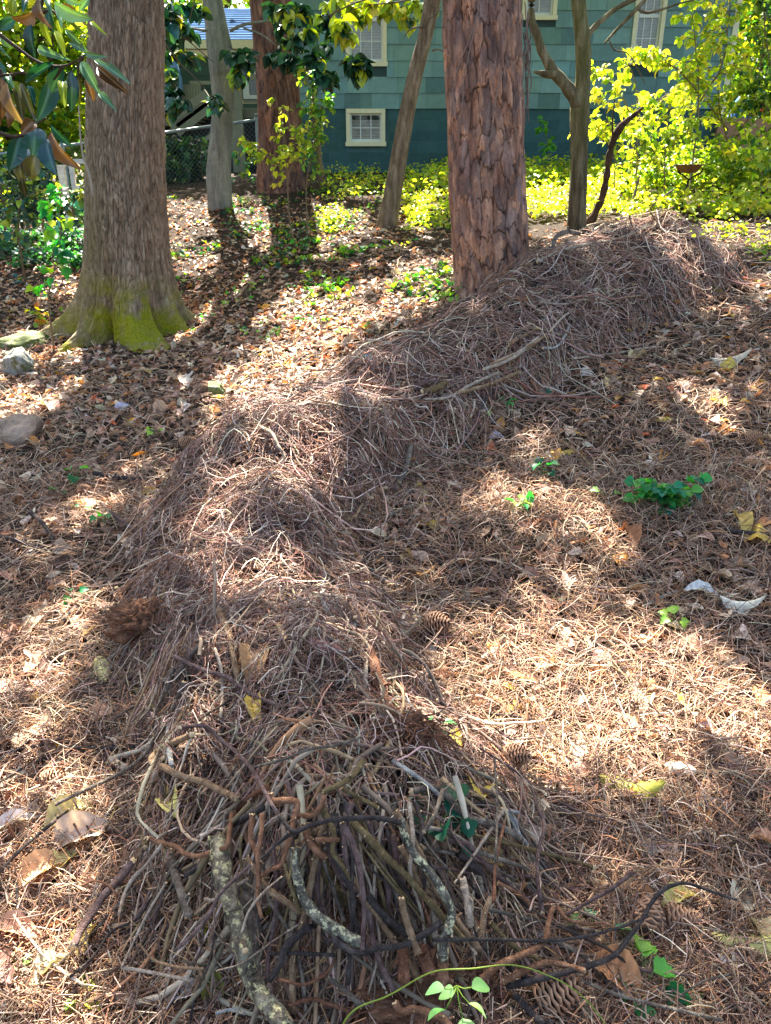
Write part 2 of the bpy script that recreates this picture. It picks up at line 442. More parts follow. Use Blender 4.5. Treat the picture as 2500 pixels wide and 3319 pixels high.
# ------------------------------------------------------------------ house
HY = 17.0                                              # plane of the house's facing wall
def hp(px, py, Y=HY): return at(px, py, Y)
def build_house():
    x_l = hp(930, 300)[0]; x_r = hp(2342, 300)[0]
    z_s = hp(1200, 352)[2]; z_top = 5.6; z_b = .8
    root = empty('house', (0, HY, float(z_s)))
    tag(root, 'teal shingled house on a dark block foundation behind the trees', 'house')
    r = np.random.default_rng(5)
    # openings (x0,x1,z0,z1) on the wall
    def op(px0, px1, py0, py1): a = hp(px0, py1); b = hp(px1, py0); return [a[0], b[0], a[2], b[2]]
    W1 = op(1124, 1249, 353, 474); W2 = op(1122, 1254, 0, 216); W2[3] = W2[2] + 1.55
    W3 = op(1690, 1807, 0, 66); W3[3] = W3[2] + .95; W4 = op(2037, 2163, 0, 210); W4[3] = W4[2] + 1.6
    # shingled siding, one mesh: lapped courses of shingles
    sd = MB(); ex = .272; z = z_s; k = 0
    pal = [(106, 137, 134), (100, 131, 129), (112, 142, 138), (98, 128, 120), (114, 146, 140), (102, 136, 138), (116, 144, 134), (94, 125, 124)]
    pal = [np.array(srgb(*p)) for p in pal]
    while z < z_top:
        x = x_l - r.random() * .3
        while x < x_r:
            w = r.choice([.22, .3, .42, .55, .7]); x1 = min(x + w, x_r)
            zb = z - .012 * r.random(); c = pal[r.integers(8)] * (1 + .13 * r.normal())
            segs = [(max(x, x_l), x1)]
            for (a, b2, c0, d0) in (W2, W3, W4):
                if z + ex > c0 and z < d0:
                    ns = []
                    for (s, e) in segs:
                        if e <= a or s >= b2: ns.append((s, e))
                        else:
                            if s < a: ns.append((s, a))
                            if e > b2: ns.append((b2, e))
                    segs = ns
            for (s, e) in segs:
                if e - s < .01: continue
                g = .0018
                zt = z + ex
                for (a, b2, c0, d0) in (W2, W3, W4):
                    pass
                V = [(s + g, HY - .030, zb), (e - g, HY - .030, zb), (e - g, HY - .006, zt), (s + g, HY - .006, zt),
                     (s + g, HY + .0, zb), (e - g, HY + .0, zb), (e - g, HY + .0, zt), (s + g, HY + .0, zt)]
                sd.add(V, [(0, 1, 2, 3), (4, 5, 1, 0), (0, 3, 7, 4), (1, 5, 6, 2)], col=np.clip(c, .01, 1))
            x = x1
        z += ex; k += 1
    sd.build('siding', M['paint'], root)
    # wall core with door-free back, two boxes round the openings
    core = MB(); dk = srgb(50, 70, 70)
    cuts = sorted([W2, W3, W4]); xc = x_l
    for (a, b2, c0, d0) in cuts:
        core.box(xc, a, HY + .002, HY + .2, z_s, z_top, dk); core.box(a, b2, HY + .002, HY + .2, z_s, c0, dk); core.box(a, b2, HY + .002, HY + .2, d0, z_top, dk); xc = b2
    core.box(xc, x_r, HY + .002, HY + .2, z_s, z_top, dk)
    core.box(x_r - .2, x_r - .001, HY + .201, HY + 9, z_b, z_top, dk)
    core.box(x_l, x_l + .2, HY + .201, HY + 2.0, z_b, z_top, dk)
    core.build('wall', M['paint'], root)
    # block foundation
    fd = MB(); bh = .19; z = z_s - .01; k = 0
    pal2 = [np.array(srgb(*p)) for p in [(54, 86, 88), (50, 82, 86), (58, 90, 92), (53, 84, 84)]]
    while z > z_b:
        x = x_l - (.2 if k % 2 else 0)
        while x < x_r:
            a, b2 = max(x, x_l), min(x + .395, x_r)
            segs = [(a, b2)]
            if z > W1[2] and z - bh < W1[3]:
                ns = []
                for (s, e) in segs:
                    if e <= W1[0] or s >= W1[1]: ns.append((s, e))
                    else:
                        if s < W1[0]: ns.append((s, W1[0]))
                        if e > W1[1]: ns.append((W1[1], e))
                segs = ns
            for s, e in segs:
                if e - s > .02: fd.box(s + .004, e - .004, HY + .02, HY + .06, z - bh + .004, z - .004, pal2[r.integers(4)] * (1 + .08 * r.normal()))
            x += .395
        z -= bh; k += 1
    mc = srgb(70, 100, 102)
    fd.box(x_l, W1[0], HY + .026, HY + .2, z_b, z_s - .002, mc); fd.box(W1[1], x_r, HY + .026, HY + .2, z_b, z_s - .002, mc)
    fd.box(W1[0], W1[1], HY + .026, HY + .2, z_b, W1[2], mc)
    fd.build('foundation', M['paint'], root)
    cream = srgb(214, 206, 170)
    M['trim'] = mat_plain('cream_trim_paint', cream, .55, 25, .1)
    M['white'] = mat_plain('white_sash_paint', srgb(205, 210, 205), .5, 25, .08)
    # glass that mirrors the trees over a pale blind
    g, nt, b, out = nodes('window_glass')
    v = coords(nt, (1, 1, 1)); nz = noise_node(nt, 3.5, 4, .6, v, .5)
    b.inputs['Base Color'].default_value = (.03, .04, .045, 1); b.inputs['Roughness'].default_value = .04; b.inputs['Specular IOR Level'].default_value = 1.0
    gl = N(nt, 'ShaderNodeBsdfTransparent'); mx = N(nt, 'ShaderNodeMixShader'); mx.inputs[0].default_value = .28
    nt.links.new(gl.outputs[0], mx.inputs[1]); nt.links.new(b.outputs[0], mx.inputs[2]); nt.links.new(mx.outputs[0], out.inputs[0])
    nt.links.new(bump(nt, nz.outputs[0], .12, .02), b.inputs['Normal'])
    M['glass'] = g
    M['blind'] = mat_plain('window_blind', srgb(238, 240, 234), .8, 6, .2)
    def window(Wd, cols, rows, fr=.07, sash_mid=False, blind=1.0):
        x0, x1, z0, z1 = Wd
        f = MB()
        f.box(x0, x0 + fr, HY - .05, HY + .1, z0 + fr, z1 - fr); f.box(x1 - fr, x1, HY - .05, HY + .1, z0 + fr, z1 - fr)
        f.box(x0, x1, HY - .055, HY + .1, z1 - fr, z1); f.box(x0 - .02, x1 + .02, HY - .075, HY + .1, z0, z0 + fr)
        fo = f.build('window', M['trim'], root)
        s = MB(); a0, a1, b0, b1 = x0 + fr, x1 - fr, z0 + fr, z1 - fr; y = HY + .03
        st = .035
        s.box(a0, a0 + st, y, y + .04, b0, b1); s.box(a1 - st, a1, y, y + .04, b0, b1); s.box(a0 + st, a1 - st, y, y + .04, b0, b0 + st * 1.5); s.box(a0 + st, a1 - st, y, y + .04, b1 - st, b1)
        if sash_mid: zm = (b0 + b1) / 2; s.box(a0 + st, a1 - st, y - .012, y + .03, zm - .03, zm + .03)
        for i in range(1, cols): xx = a0 + (a1 - a0) * i / cols; s.box(xx - .009, xx + .009, y + .008, y + .032, b0 + st * 1.5, b1 - st)
        for i in range(1, rows):
            zz = b0 + (b1 - b0) * i / rows
            if sash_mid and abs(zz - (b0 + b1) / 2) < .05: continue
            s.box(a0 + st, a1 - st, y + .011, y + .029, zz - .008, zz + .008)
        s.build('sash', M['white'], fo)
        p = MB(); p.box(a0 + st * .5, a1 - st * .5, y + .018, y + .022, b0 + st, b1 - st * .5); p.build('pane', M['glass'], fo)
        if blind:
            q = MB(); zz = b0; top = b0 + (b1 - b0) * blind
            while zz < top: q.add([(a0, y + .045, zz), (a1, y + .045, zz), (a1, y + .03, zz + .046), (a0, y + .03, zz + .046)], [(0, 1, 2, 3)]); zz += .05
            q.build('blind', M['blind'], fo)
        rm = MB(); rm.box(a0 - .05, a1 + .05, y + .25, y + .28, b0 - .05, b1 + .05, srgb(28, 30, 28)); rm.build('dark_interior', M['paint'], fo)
    window(W1, 3, 2, .075, False, .72); window(W2, 3, 4, .075, True, .95); window(W3, 2, 2, .075); window(W4, 3, 4, .075, True, .9)
    cb = MB(); cb.box(x_r - .004, x_r + .1, HY - .045, HY + .12, z_s - .3, z_top); cb.build('corner_board', M['trim'], root)
    # main roof
    rf = MB(); gy = srgb(70, 78, 84)
    rf.add([(x_l - .4, HY - .5, z_top - .1), (x_r + .4, HY - .5, z_top - .1), (x_r + .4, HY + 4.5, z_top + 1.6), (x_l - .4, HY + 4.5, z_top + 1.6),
            (x_l - .4, HY + 9.5, z_top - .1), (x_r + .4, HY + 9.5, z_top - .1)], [(0, 1, 2, 3), (3, 2, 5, 4)], col=gy)
    rf.build('roof', mat_attr('grey_roofing', 1.0, 0, 0.0, 30, .2, .2), root)
    # rear wing: shingle roof with the sky's blue reflection in its colour, gutter, wall, a white framed window
    wy = 20.0; ez = at(700, 140, wy)[2]; xl = at(330, 140, wy)[0]; xr = at(930, 140, wy)[0]
    ry = 22.6; rz = at(700, 30, ry)[2]
    wr = MB(); nrow = 14
    for i in range(nrow):
        t0 = i / nrow; t1 = (i + 1) / nrow
        y0 = wy - .35 + (ry - wy + .35) * t0; y1 = wy - .35 + (ry - wy + .35) * t1; z0 = ez + .02 + (rz - ez) * t0; z1 = ez + .02 + (rz - ez) * t1
        x = xl - .3
        while x < xr + .3:
            x1 = min(x + .33, xr + .3); c = np.array(srgb(64, 86, 118)) * (1 + .12 * r.normal())  # blue of the reflected sky mixed into the shingle colour
            wr.add([(x, y0, z0 + .014), (x1, y0, z0 + .014), (x1, y1, z1), (x, y1, z1), (x, y0, z0), (x1, y0, z0)], [(0, 1, 2, 3), (4, 5, 1, 0)], col=np.clip(c, .02, 1)); x = x1
    wr.add([(xl - .3, ry, rz), (xr + .3, ry, rz), (xr + .3, ry + 3, ez), (xl - .3, ry + 3, ez)], [(0, 1, 2, 3)], col=gy)
    M['roofing'] = mat_attr('matt_roofing', 1.0, 0, 0.0, 30, .2, .2); wro = wr.build('wing_roof', M['roofing'], root)
    gt = MB(); gt.box(xl - .3, xr + .3, wy - .5, wy - .36, ez - .16, ez + .0, cream); gt.box(xl - .3, xr + .3, wy - .355, wy - .02, ez - .3, ez - .17, srgb(190, 184, 160)); gt.build('gutter', M['trim'], wro)
    ww = MB(); z = .9
    while z < ez - .3:
        x = xl
        while x < xr: x1 = min(x + r.choice([.3, .5, .7]), xr); ww.add([(x, wy - .02, z), (x1, wy - .02, z), (x1, wy, z + .26), (x, wy, z + .26), (x, wy, z), (x1, wy, z)], [(0, 1, 2, 3), (4, 5, 1, 0)], col=np.array(srgb(70, 92, 80)) * (1 + .08 * r.normal())); x = x1
        z += .26
    ww.box(xl, xr, wy + .005, wy + .2, .5, ez - .3, srgb(48, 62, 56))
    ww.build('wing_wall', M['paint'], root)
    a = at(792, 322, wy); b2 = at(900, 231, wy)
    wf = MB(); wf.box(a[0], a[0] + .14, wy - .09, wy - .03, a[2], b2[2]); wf.box(a[0] + .14, b2[0], wy - .085, wy - .03, b2[2] - .1, b2[2]); wf.box(a[0] + .14, b2[0], wy - .085, wy - .03, a[2], a[2] + .08)
    wfo = wf.build('window', M['white'], root)
    pn = MB(); pn.box(a[0] + .14, b2[0], wy - .06, wy - .05, a[2] + .08, b2[2] - .1); pn.build('pane', M['glass'], wfo)
    # deck, posts, stairs and railings
    dy = 17.9; wood = srgb(120, 122, 104); wood2 = srgb(104, 106, 92)
    def Dp(px, py, Y=dy): return at(px, py, Y)
    a = Dp(760, 383); b2 = Dp(900, 353)
    dk_ = MB(); dk_.box(a[0], b2[0] + .3, dy, wy - .1, a[2], b2[2], wood2); dk_.build('deck', M['paint'], root)
    pz0 = gz(a[0], dy)
    for (px0, px1, y0, y1) in ((762, 782, 255, 560),):
        p0 = Dp(px0, y1); p1 = Dp(px1, y0); ps = MB(); ps.box(p0[0], p1[0], dy - .15, dy - .002, min(p0[2], pz0 - .2), p1[2], wood); ps.build('post', M['paint'], root)
    rl = MB(); 
    for (y0, y1) in ((324, 334), (350, 354)): p = Dp(784, y1); q = Dp(905, y0); rl.box(p[0], q[0], dy + .02, dy + .1, p[2], q[2], wood)
    p = Dp(784, 350); q = Dp(900, 240)
    rl.box(p[0], q[0], dy + .03, dy + .09, q[2] - .1, q[2], wood)
    rl.build('railing', M['paint'], root)
    st = empty('staircase', (0, 0, 0)); st.parent = root; st.location = (0, 0, 0)
    sy = dy - .05
    def S(px, py, y=sy): return at(px, py, y)
    for A_, B_ in ((S(570, 425), S(690, 330)), (S(570, 425) + [0, .9, 0], S(690, 330) + [0, .9, 0]), (S(606, 520), S(700, 445))): s_ = MB(); s_.bar(A_, B_, .05, .25, wood); s_.build('stringer', M['paint'], st)
    h_ = MB(); h_.bar(S(566, 382), S(672, 302), .09, .16, wood); h_.bar(S(575, 408), S(690, 322), .05, .07, wood); h_.build('handrail', M['paint'], st)
    nb = MB(); nb.box(S(555, 410)[0], S(574, 410)[0], sy - .06, sy + .06, S(560, 425)[2], S(560, 366)[2], wood); q = S(564, 364); nb.box(q[0] - .11, q[0] + .11, sy - .1, sy + .1, q[2], q[2] + .05, wood); nb.build('newel_post', M['paint'], st)
    for i in range(9):
        px = 582 + i * 11; t = (px - 570) / 100
        bo = MB(); A = S(px, 412 - 80 * t); B = S(px, 378 - 78 * t); bo.box(A[0] - .02, A[0] + .02, sy - .02, sy + .02, A[2] - .18, B[2], wood); bo.build('baluster', M['paint'], st)
        tr = MB(); A = S(576 + i * 12, 424 - i * 9.5); tr.box(A[0], A[0] + .26, sy + .03, sy + .88, A[2], A[2] + .04, wood2); tr.build('tread', M['paint'], st)
    ld = MB(); ld.box(S(330, 400)[0], S(556, 400)[0], sy, wy - .1, S(500, 408)[2], S(500, 386)[2], wood2); ld.build('landing', M['paint'], st)
    lr = MB(); lr.box(S(330, 370)[0], S(555, 370)[0], sy + .01, sy + .07, S(500, 375)[2], S(500, 364)[2], wood)
    lr.build('railing', M['paint'], st); lr = MB(); lr.box(S(570, 268)[0], S(655, 268)[0], wy - .9, wy - .82, at(600, 274, wy - .9)[2], at(600, 262, wy - .9)[2], wood)
    for i in range(9): xx = at(576 + i * 9, 300, wy - .9)[0]; lr.box(xx - .025, xx + .025, wy - .88, wy - .84, at(600, 345, wy - .9)[2], at(600, 274, wy - .9)[2], wood)
    lr.build('railing', M['paint'], st); lr = MB()
    for i in range(12): xx = S(345 + i * 18, 300)[0]; lr.box(xx - .025, xx + .025, sy + .02, sy + .06, S(500, 386)[2], S(500, 375)[2], wood); lr.build('baluster', M['paint'], st); lr = MB()
    # dark sheet set back under the deck
    ud = MB(); ud.box(Dp(560, 400)[0], Dp(905, 400)[0], dy + .35, dy + .4, .9, Dp(800, 384)[2] - .01, srgb(34, 42, 50)); ud.build('under_deck_sheet', M['paint'], root)
build_house()

def build_umbrella():
    p = at(560, 350, 18.9); q = at(560, 185, 18.9)
    root = empty('patio_umbrella', p); tag(root, 'folded blue patio umbrella standing on the raised landing', 'umbrella')
    mb = MB(); mb.tube([p - [0, 0, .9], q + [0, 0, .15]], .02, 8, srgb(120, 120, 120)); mb.build('pole', M['paint'], root)
    k = 26; V = []; Q = []; rows = 14; r = np.random.default_rng(3)
    for i in range(rows):
        t = i / (rows - 1); R = .05 + .15 * math.sin(PI * min(1, t * .75 + .12)) 
        for j in range(k):
            a = j * 2 * PI / k; rr = R * (1 + .35 * math.cos(a * 8 + .4 * math.sin(t * 6)))
            V.append((p[0] + rr * math.cos(a), p[1] + rr * math.sin(a), q[2] + (p[2] - q[2]) * t))
    for i in range(rows - 1):
        for j in range(k): Q.append((i * k + j, i * k + (j + 1) % k, (i + 1) * k + (j + 1) % k, (i + 1) * k + j))
    c = MB(); c.add(V, Q, col=srgb(110, 150, 195)); c.build('canopy', M['paint'], root, True)
build_umbrella()

# ------------------------------------------------------------------ chain link fence
def build_fence():
    P = [at(-60, 508, 13.2), at(203, 474, 13.6), at(520, 432, 14.0), at(832, 389, 14.4)]
    root = empty('chain_link_fence', (P[2][0], P[2][1], gz(P[2][0], P[2][1])))
    tag(root, 'galvanised chain link fence with a round top rail below the deck', 'fence')
    steel = mat_plain('galvanised_steel', srgb(120, 132, 134), .45, 30, .2, .5)
    t = MB(); t.tube(P, .024, 8); t.build('top_rail', steel, root, True)
    for p in (P[0], P[1], P[3]):
        g = gz(p[0], p[1]); mb = MB(); mb.tube([(p[0], p[1], g - .3), (p[0], p[1], p[2] + .06)], .03, 8); po = mb.build('post', steel, root, True)
        cp = MB(); cp.tube([(p[0], p[1], p[2] + .06), (p[0], p[1], p[2] + .1)], [.034, .02], 8); cp.build('cap', steel, po, True)
    w = MB(); pts = []
    for a, b in zip(P[:-1], P[1:]):
        L = np.linalg.norm((b - a)[:2]); s = .075; n = int(L / s)
        H = 1.15
        for i in range(-int(H / s), n + 1):
            for sg in (1, -1):
                u0 = i * s if sg == 1 else (i + H / s) * s; seg = []
                for h in (0, H):
                    u = u0 + sg * h
                    seg.append((u, h))
                (ua, ha), (ub, hb) = seg
                # clip to 0..L
                def cl(u, h):
                    return u, h
                lo, hi = 0.0, 1.0
                for bound, sign in ((0, 1), (L, -1)):
                    fa = sign * (ua - bound); fb = sign * (ub - bound)
                    if fa < 0 and fb < 0: lo, hi = 1, 0; break
                    if fa < 0: lo = max(lo, fa / (fa - fb))
                    if fb < 0: hi = min(hi, fa / (fa - fb))
                if hi - lo < .02: continue
                pp = []
                for q in (lo, hi):
                    u = ua + (ub - ua) * q; h = ha + (hb - ha) * q
                    c = a + (b - a) * (u / L); pp.append((c[0], c[1] + .03, c[2] - H + h))
                pts.append(pp)
    P_ = np.array(pts); V, Q, _ = batch_tubes(P_, np.full(P_.shape[:2], .0015), 3)
    w.add(V, Q); w.build('wire_mesh', steel, root, True)
build_fence()

# ------------------------------------------------------------------ trees
def bark_material(name, dark, mid, light, nscale=18, moss=None, lichen=None, strength=.8):
    m, nt, b, out = nodes(name)
    at_ = N(nt, 'ShaderNodeAttribute', attribute_name='Col')
    v = coords(nt, (1, 1, .22)); n1 = noise_node(nt, nscale, 6, .7, v, .3)
    v2 = coords(nt); n2 = noise_node(nt, nscale * 4, 4, .7, v2)
    c = ramp(nt, n1.outputs[0], [(.3, dark), (.5, mid), (.72, light)])
    c = mix_rgb(nt, 1.0, c, at_.outputs[0], 'MULTIPLY')
    c = mix_rgb(nt, .5, c, ramp(nt, n2.outputs[0], [(.3, (.6, .6, .6)), (.7, (1.3, 1.3, 1.3))]), 'MULTIPLY')
    al = N(nt, 'ShaderNodeAttribute', attribute_name='Mask')
    sep = N(nt, 'ShaderNodeSeparateColor'); nt.links.new(al.outputs[0], sep.inputs[0])
    if moss:
        n3 = noise_node(nt, 9, 5, .7, v2); f = math_node(nt, 'MULTIPLY', sep.outputs[0], math_node(nt, 'MULTIPLY', n3.outputs[0], 2.0), True)
        n5 = noise_node(nt, 90, 3, .7, v2)
        mc = ramp(nt, n5.outputs[0], [(.3, moss[0]), (.7, moss[1])]); c = mix_rgb(nt, f, c, mc)
    if lichen:
        n4 = noise_node(nt, 22, 4, .6, coords(nt, (1, 1, .5))); f = ramp(nt, n4.outputs[0], [(.66, (0, 0, 0)), (.72, (1, 1, 1))])
        f = math_node(nt, 'MULTIPLY', f, sep.outputs[1]); c = mix_rgb(nt, f, c, lichen)
    nt.links.new(c, b.inputs['Base Color']); b.inputs['Roughness'].default_value = .9; b.inputs['Specular IOR Level'].default_value = .15
    h = math_node(nt, 'ADD', n1.outputs[0], n2.outputs[0]); nt.links.new(bump(nt, h, strength, .012), b.inputs['Normal'])
    return m
def trunk_surface(name, pts, ns, nr, disp, mat, parent, origin, colf=None, maskf=None, power=1.0):
    """pts: (x,y,z,r) rows; disp(theta,h,R)->(dr, colour factor, cell)"""
    P = spline(pts, nr, 1.55); C, R = P[:, :3], P[:, 3]
    th = np.arange(ns) * 2 * PI / ns
    H = np.r_[0, np.cumsum(np.linalg.norm(np.diff(C, axis=0), axis=1))]
    T, Hh = np.meshgrid(th, H); RR = np.repeat(R[:, None], ns, 1)
    dr, colr = disp(T, Hh, RR)
    rad = RR + dr
    V = np.stack([C[:, 0:1] + rad * np.cos(T), C[:, 1:2] + rad * np.sin(T), np.repeat(C[:, 2:3], ns, 1)], -1)
    if maskf is not None: mask = maskf(T, Hh, V)
    else: mask = np.zeros(T.shape + (3,))
    i = np.arange(nr - 1)[:, None] * ns; j = np.arange(ns)[None]; j2 = (j + 1) % ns
    Q = np.stack([i + j, i + j2, i + ns + j2, i + ns + j], -1).reshape(-1, 4)
    me = raw_mesh(name, V.reshape(-1, 3) - origin, Q, np.asarray(colr).reshape(-1, 3), [mat], True)
    ca = me.attributes.new('Mask', 'FLOAT_COLOR', 'POINT'); c4 = np.ones((ns * nr, 4), np.float32); c4[:, :3] = mask.reshape(-1, 3); ca.data.foreach_set('color', c4.ravel())
    return link(name, me, parent)
def grey3(a): return np.repeat(np.asarray(a)[..., None], 3, -1)

def pix_path(lst, Y):
    """[(px,py,width px)] -> (x,y,z,r) rows in the plane y=Y"""
    out = []
    for (px, py, w) in lst:
        p = at(px, py, Y); d = proj(p)[2]; out.append((p[0], Y, p[2], w / 2 / FPX * d))
    return np.array(out)

# big furrowed oak with a mossy flared base
OAK = hitg(412, 1075)
def build_oak():
    Y = OAK[1]; base = np.array([OAK[0], Y, OAK[2]])
    root = empty('oak_tree', base); tag(root, 'big furrowed trunk with moss covered flaring roots beside the hanging magnolia leaves', 'tree')
    path = pix_path([(412, 1150, 236), (413, 1060, 236), (413, 900, 236), (410, 700, 232), (407, 500, 228), (408, 250, 222), (410, 0, 216)], Y)
    path[0, 2] = min(path[0, 2], OAK[2] - .25); path[:, 3] *= .97
    top = path[-1].copy(); path = np.r_[path, [[top[0] - .9, top[1] + .3, 5.2, top[3] * .85], [top[0] - 2.6, top[1] + .8, 9.5, .12]]]  # unseen upper trunk bent aside to move its shadow
    lobes = [(186, .66, .20), (222, .34, .13), (250, .20, .10), (290, .78, .30), (318, .22, .10), (345, .60, .17), (12, .62, .22), (75, .4, .3), (130, .35, .26)]
    gb = OAK[2]; z0 = path[0, 2]
    def disp(T, H, R):
        z = H + z0 - gb; dr = 0 * T
        for a, reach, w in lobes:
            d = np.angle(np.exp(1j * (T - math.radians(a) - .25 * np.exp(-np.maximum(z, 0) / .3) * math.sin(a))))
            dr = dr + reach * np.exp(-np.clip(z + .10, 0, 9) / .23) * np.exp(-(d / w) ** 2)
            dr = dr + .07 * reach * np.exp(-np.clip(z, 0, 9) / .8) * np.exp(-(d / w) ** 2)
        dr = dr + .02 * np.exp(-np.clip(z, 0, 9) / .4)
        for a, q, w, hh in ((262, .13, .10, .26), (237, .10, .09, .30), (318, .14, .10, .24), (205, .10, .09, .2), (332, .08, .06, .3)):
            d = np.angle(np.exp(1j * (T - math.radians(a)))); dr = dr - q * np.exp(-np.clip(z, 0, 9) / hh) * np.exp(-(d / w) ** 2)
        cx, cy = np.cos(T), np.sin(T)
        a = T + .10 * (fbm(cx * 3, cy * 3, H * 1.3, 41) - .5)
        ridg = np.abs(vnoise(np.cos(a) * 19, np.sin(a) * 19, H * 2.6, 42) - .5) * 2
        ridg2 = np.abs(vnoise(np.cos(a) * 36, np.sin(a) * 36, H * 7, 43) - .5) * 2
        f = fbm(cx * 40, cy * 40, H * 22, 44, 3)
        uu = T / (2 * PI) * 84 + 3.6 * (fbm(cx * 5, cy * 5, H * 2.2, 48) - .5) + .5 * (fbm(cx * 24, cy * 24, H * 9, 50) - .5); vv = H * 8.5 + 2.0 * (fbm(cx * 9, cy * 9, H * 3, 51) - .5)
        f1, ee, cc = voronoi(uu, vv, 84, 52)
        rd = np.clip(ridg * 1.7, 0, 1) * .35 + np.clip(ee / .30, 0, 1) ** .7 * .5 + .3 * cc - .05
        dr = dr + .030 * rd + .012 * f + .02 * (fbm(cx * 2, cy * 2, H * .8, 45) - .5)
        col = .48 + .70 * rd
        c = np.stack([col * (1 + .15 * (fbm(cx * 4, cy * 4, H * 1.2, 46) - .5)), col, col * .98], -1)
        return dr, c
    def mask(T, H, V):
        z = V[..., 2] - gb
        m = np.clip((.60 - z) / .34, 0, 1)
        side = np.cos(T - math.radians(285)) * .5 + .5
        m = m * (.35 + 1.1 * side ** 3) * np.clip(fbm(V[..., 0] * 5, V[..., 1] * 5, V[..., 2] * 4, 47) * 3.4 - 1.15, 0, 1)
        m2 = np.clip((.75 - np.abs(z - .9)) * 1.6, 0, 1) * np.clip(np.cos(T - math.radians(285)) * 1.4, 0, 1)
        left = .35 * np.clip(-np.cos(T), 0, 1) * np.clip((2.5 - z) / 2, 0, 1) * fbm(np.cos(T) * 4, np.sin(T) * 4, z, 49)
        return np.stack([np.clip(m + left, 0, 1), m2, 0 * z], -1)
    mt = bark_material('oak_bark', srgb(92, 75, 60), srgb(140, 119, 98), srgb(178, 156, 132), 30, (srgb(84, 90, 10), srgb(164, 158, 34)), srgb(196, 182, 170))
    trunk_surface('trunk', path, 560, 720, disp, mt, root, base, maskf=mask)
    return root
oak = build_oak()

# plated pines
def pine_disp(seed, cu, cv, depth, prnd=.5, lean=0.0, flare=.0, gap=.16):
    def disp(T, H, R):
        cx, cy = np.cos(T), np.sin(T)
        w1 = fbm(cx * 3.5, cy * 3.5, H * 2.6, seed + 5) - .5; w2 = fbm(cx * 14, cy * 14, H * 11, seed + 7, 3) - .5; w3 = fbm(cx * 4, cy * 4, H * 3, seed + 8, 3) - .5; w4 = fbm(cx * 16, cy * 16, H * 16, seed + 4, 3) - .5
        u = T / (2 * PI) * cu + .7 * w1 + .30 * w2; v = H * cv + .9 * w3 + .40 * w4
        f1, e, cid = voronoi(u, v, cu, seed)
        gp = gap * (.35 + 1.5 * fbm(cx * 5, cy * 5, H * 3, seed + 13)); e2 = np.clip(e / gp, 0, 1); plate = e2 ** .6
        f1b, eb, cb = voronoi(u * 2 + 3, v * 2.6 + 5, cu * 2, seed + 9)      # flakes layered inside the plates
        crack = np.clip(eb / .07, 0, 1)
        fine = fbm(cx * 34, cy * 34, H * 20, seed + 2, 3)
        dr = depth * plate * (.6 + .6 * cid) + .34 * depth * plate * (cb - .5) * crack - .12 * depth * (1 - crack) * plate + .22 * depth * (fine - .5) + .03 * (fbm(cx * 1.5, cy * 1.5, H * .7, seed + 3) - .5)
        s = (.30 + .70 * plate) * (.72 + .45 * cid) * (.70 + .55 * cb) * (.80 + .20 * crack)
        warm = .50 * (cb - .5) + .30 * (fbm(cx * 2, cy * 2, H * 1.6, seed + 11) - .5)
        c = np.stack([s * (1 + .55 * warm), s * (1 + .06 * warm), s * (1 - .62 * warm)], -1)
        return dr, c
    return disp
PINE = hitg(1590, 940)
def build_pine():
    Y = PINE[1]; base = np.array([PINE[0], Y, PINE[2]])
    root = empty('pine_tree', base); tag(root, 'thick pine trunk with large flaky bark plates rising behind the brush pile', 'tree')
    path = pix_path([(1600, 1010, 246), (1597, 920, 244), (1582, 650, 248), (1570, 300, 250), (1560, 0, 250)], Y)
    path[0, 2] = PINE[2] - .3; t = path[-1].copy()
    path = np.r_[path, [[t[0] - .1, t[1], 7.5, t[3] * .9], [t[0] - .15, t[1], 12, .14]]]
    path[:, 3] -= .022
    mt = bark_material('pine_bark', srgb(88, 62, 50), srgb(144, 108, 90), srgb(190, 154, 134), 14, strength=.7)
    trunk_surface('trunk', path, 420, 900, pine_disp(61, 20, 3.9, .026, gap=.075), mt, root, base)
    # dead vines clinging to the bark
    v = MB(); r = np.random.default_rng(8)
    for pts in ([(1640 - 800 + 0, 0)],):
        pass
    lines = [[(1545, 10), (1520, 140), (1495, 260), (1490, 330), (1482, 440)], [(1610, 250), (1590, 330), (1580, 420), (1545, 540), (1530, 640), (1520, 700)],
             [(1690, 20), (1700, 150), (1712, 250), (1705, 330), (1714, 400)], [(1680, 60), (1676, 160), (1685, 240), (1670, 330), (1655, 400), (1662, 460)], [(1520, 120), (1470, 260), (1455, 420)]]
    for L in lines:
        pp = []
        for (px, py) in spline(L, 26):
            cpt = at(1575, py, Y); dd = proj(cpt)[2]; R0 = 128 / FPX * dd
            ax = np.clip((px - 1575) / FPX * dd / (R0 + .02), -.99, .99); ang = -math.acos(ax)
            pp.append((cpt[0] + math.cos(ang) * (R0 + .022), Y + math.sin(ang) * (R0 + .022), cpt[2]))
        pp = np.array(pp) + r.normal(size=(26, 3)) * .002
        v.tube(pp, np.linspace(.005, .0035, 26), 6, srgb(128, 108, 95))
    v.build('dead_vine', M['stem'], root, True)
    # loose hanging strips of bark and roots down the far edge
    h = MB()
    for k in range(14):
        px = 1702 + r.random() * 16; y0 = 30 + r.random() * 250; y1 = y0 + 60 + r.random() * 130
        pp = np.array([at(px + 6 * math.sin(q * 4 + k), y0 + (y1 - y0) * q, Y - .02 + .03 * r.random()) for q in np.linspace(0, 1, 9)]); h.tube(pp, np.linspace(.004, .002, 9) * (1 + r.random()), 5, srgb(118, 96, 84))
    h.build('hanging_bark', M['stem'], root, True)
    return root
pine = build_pine()
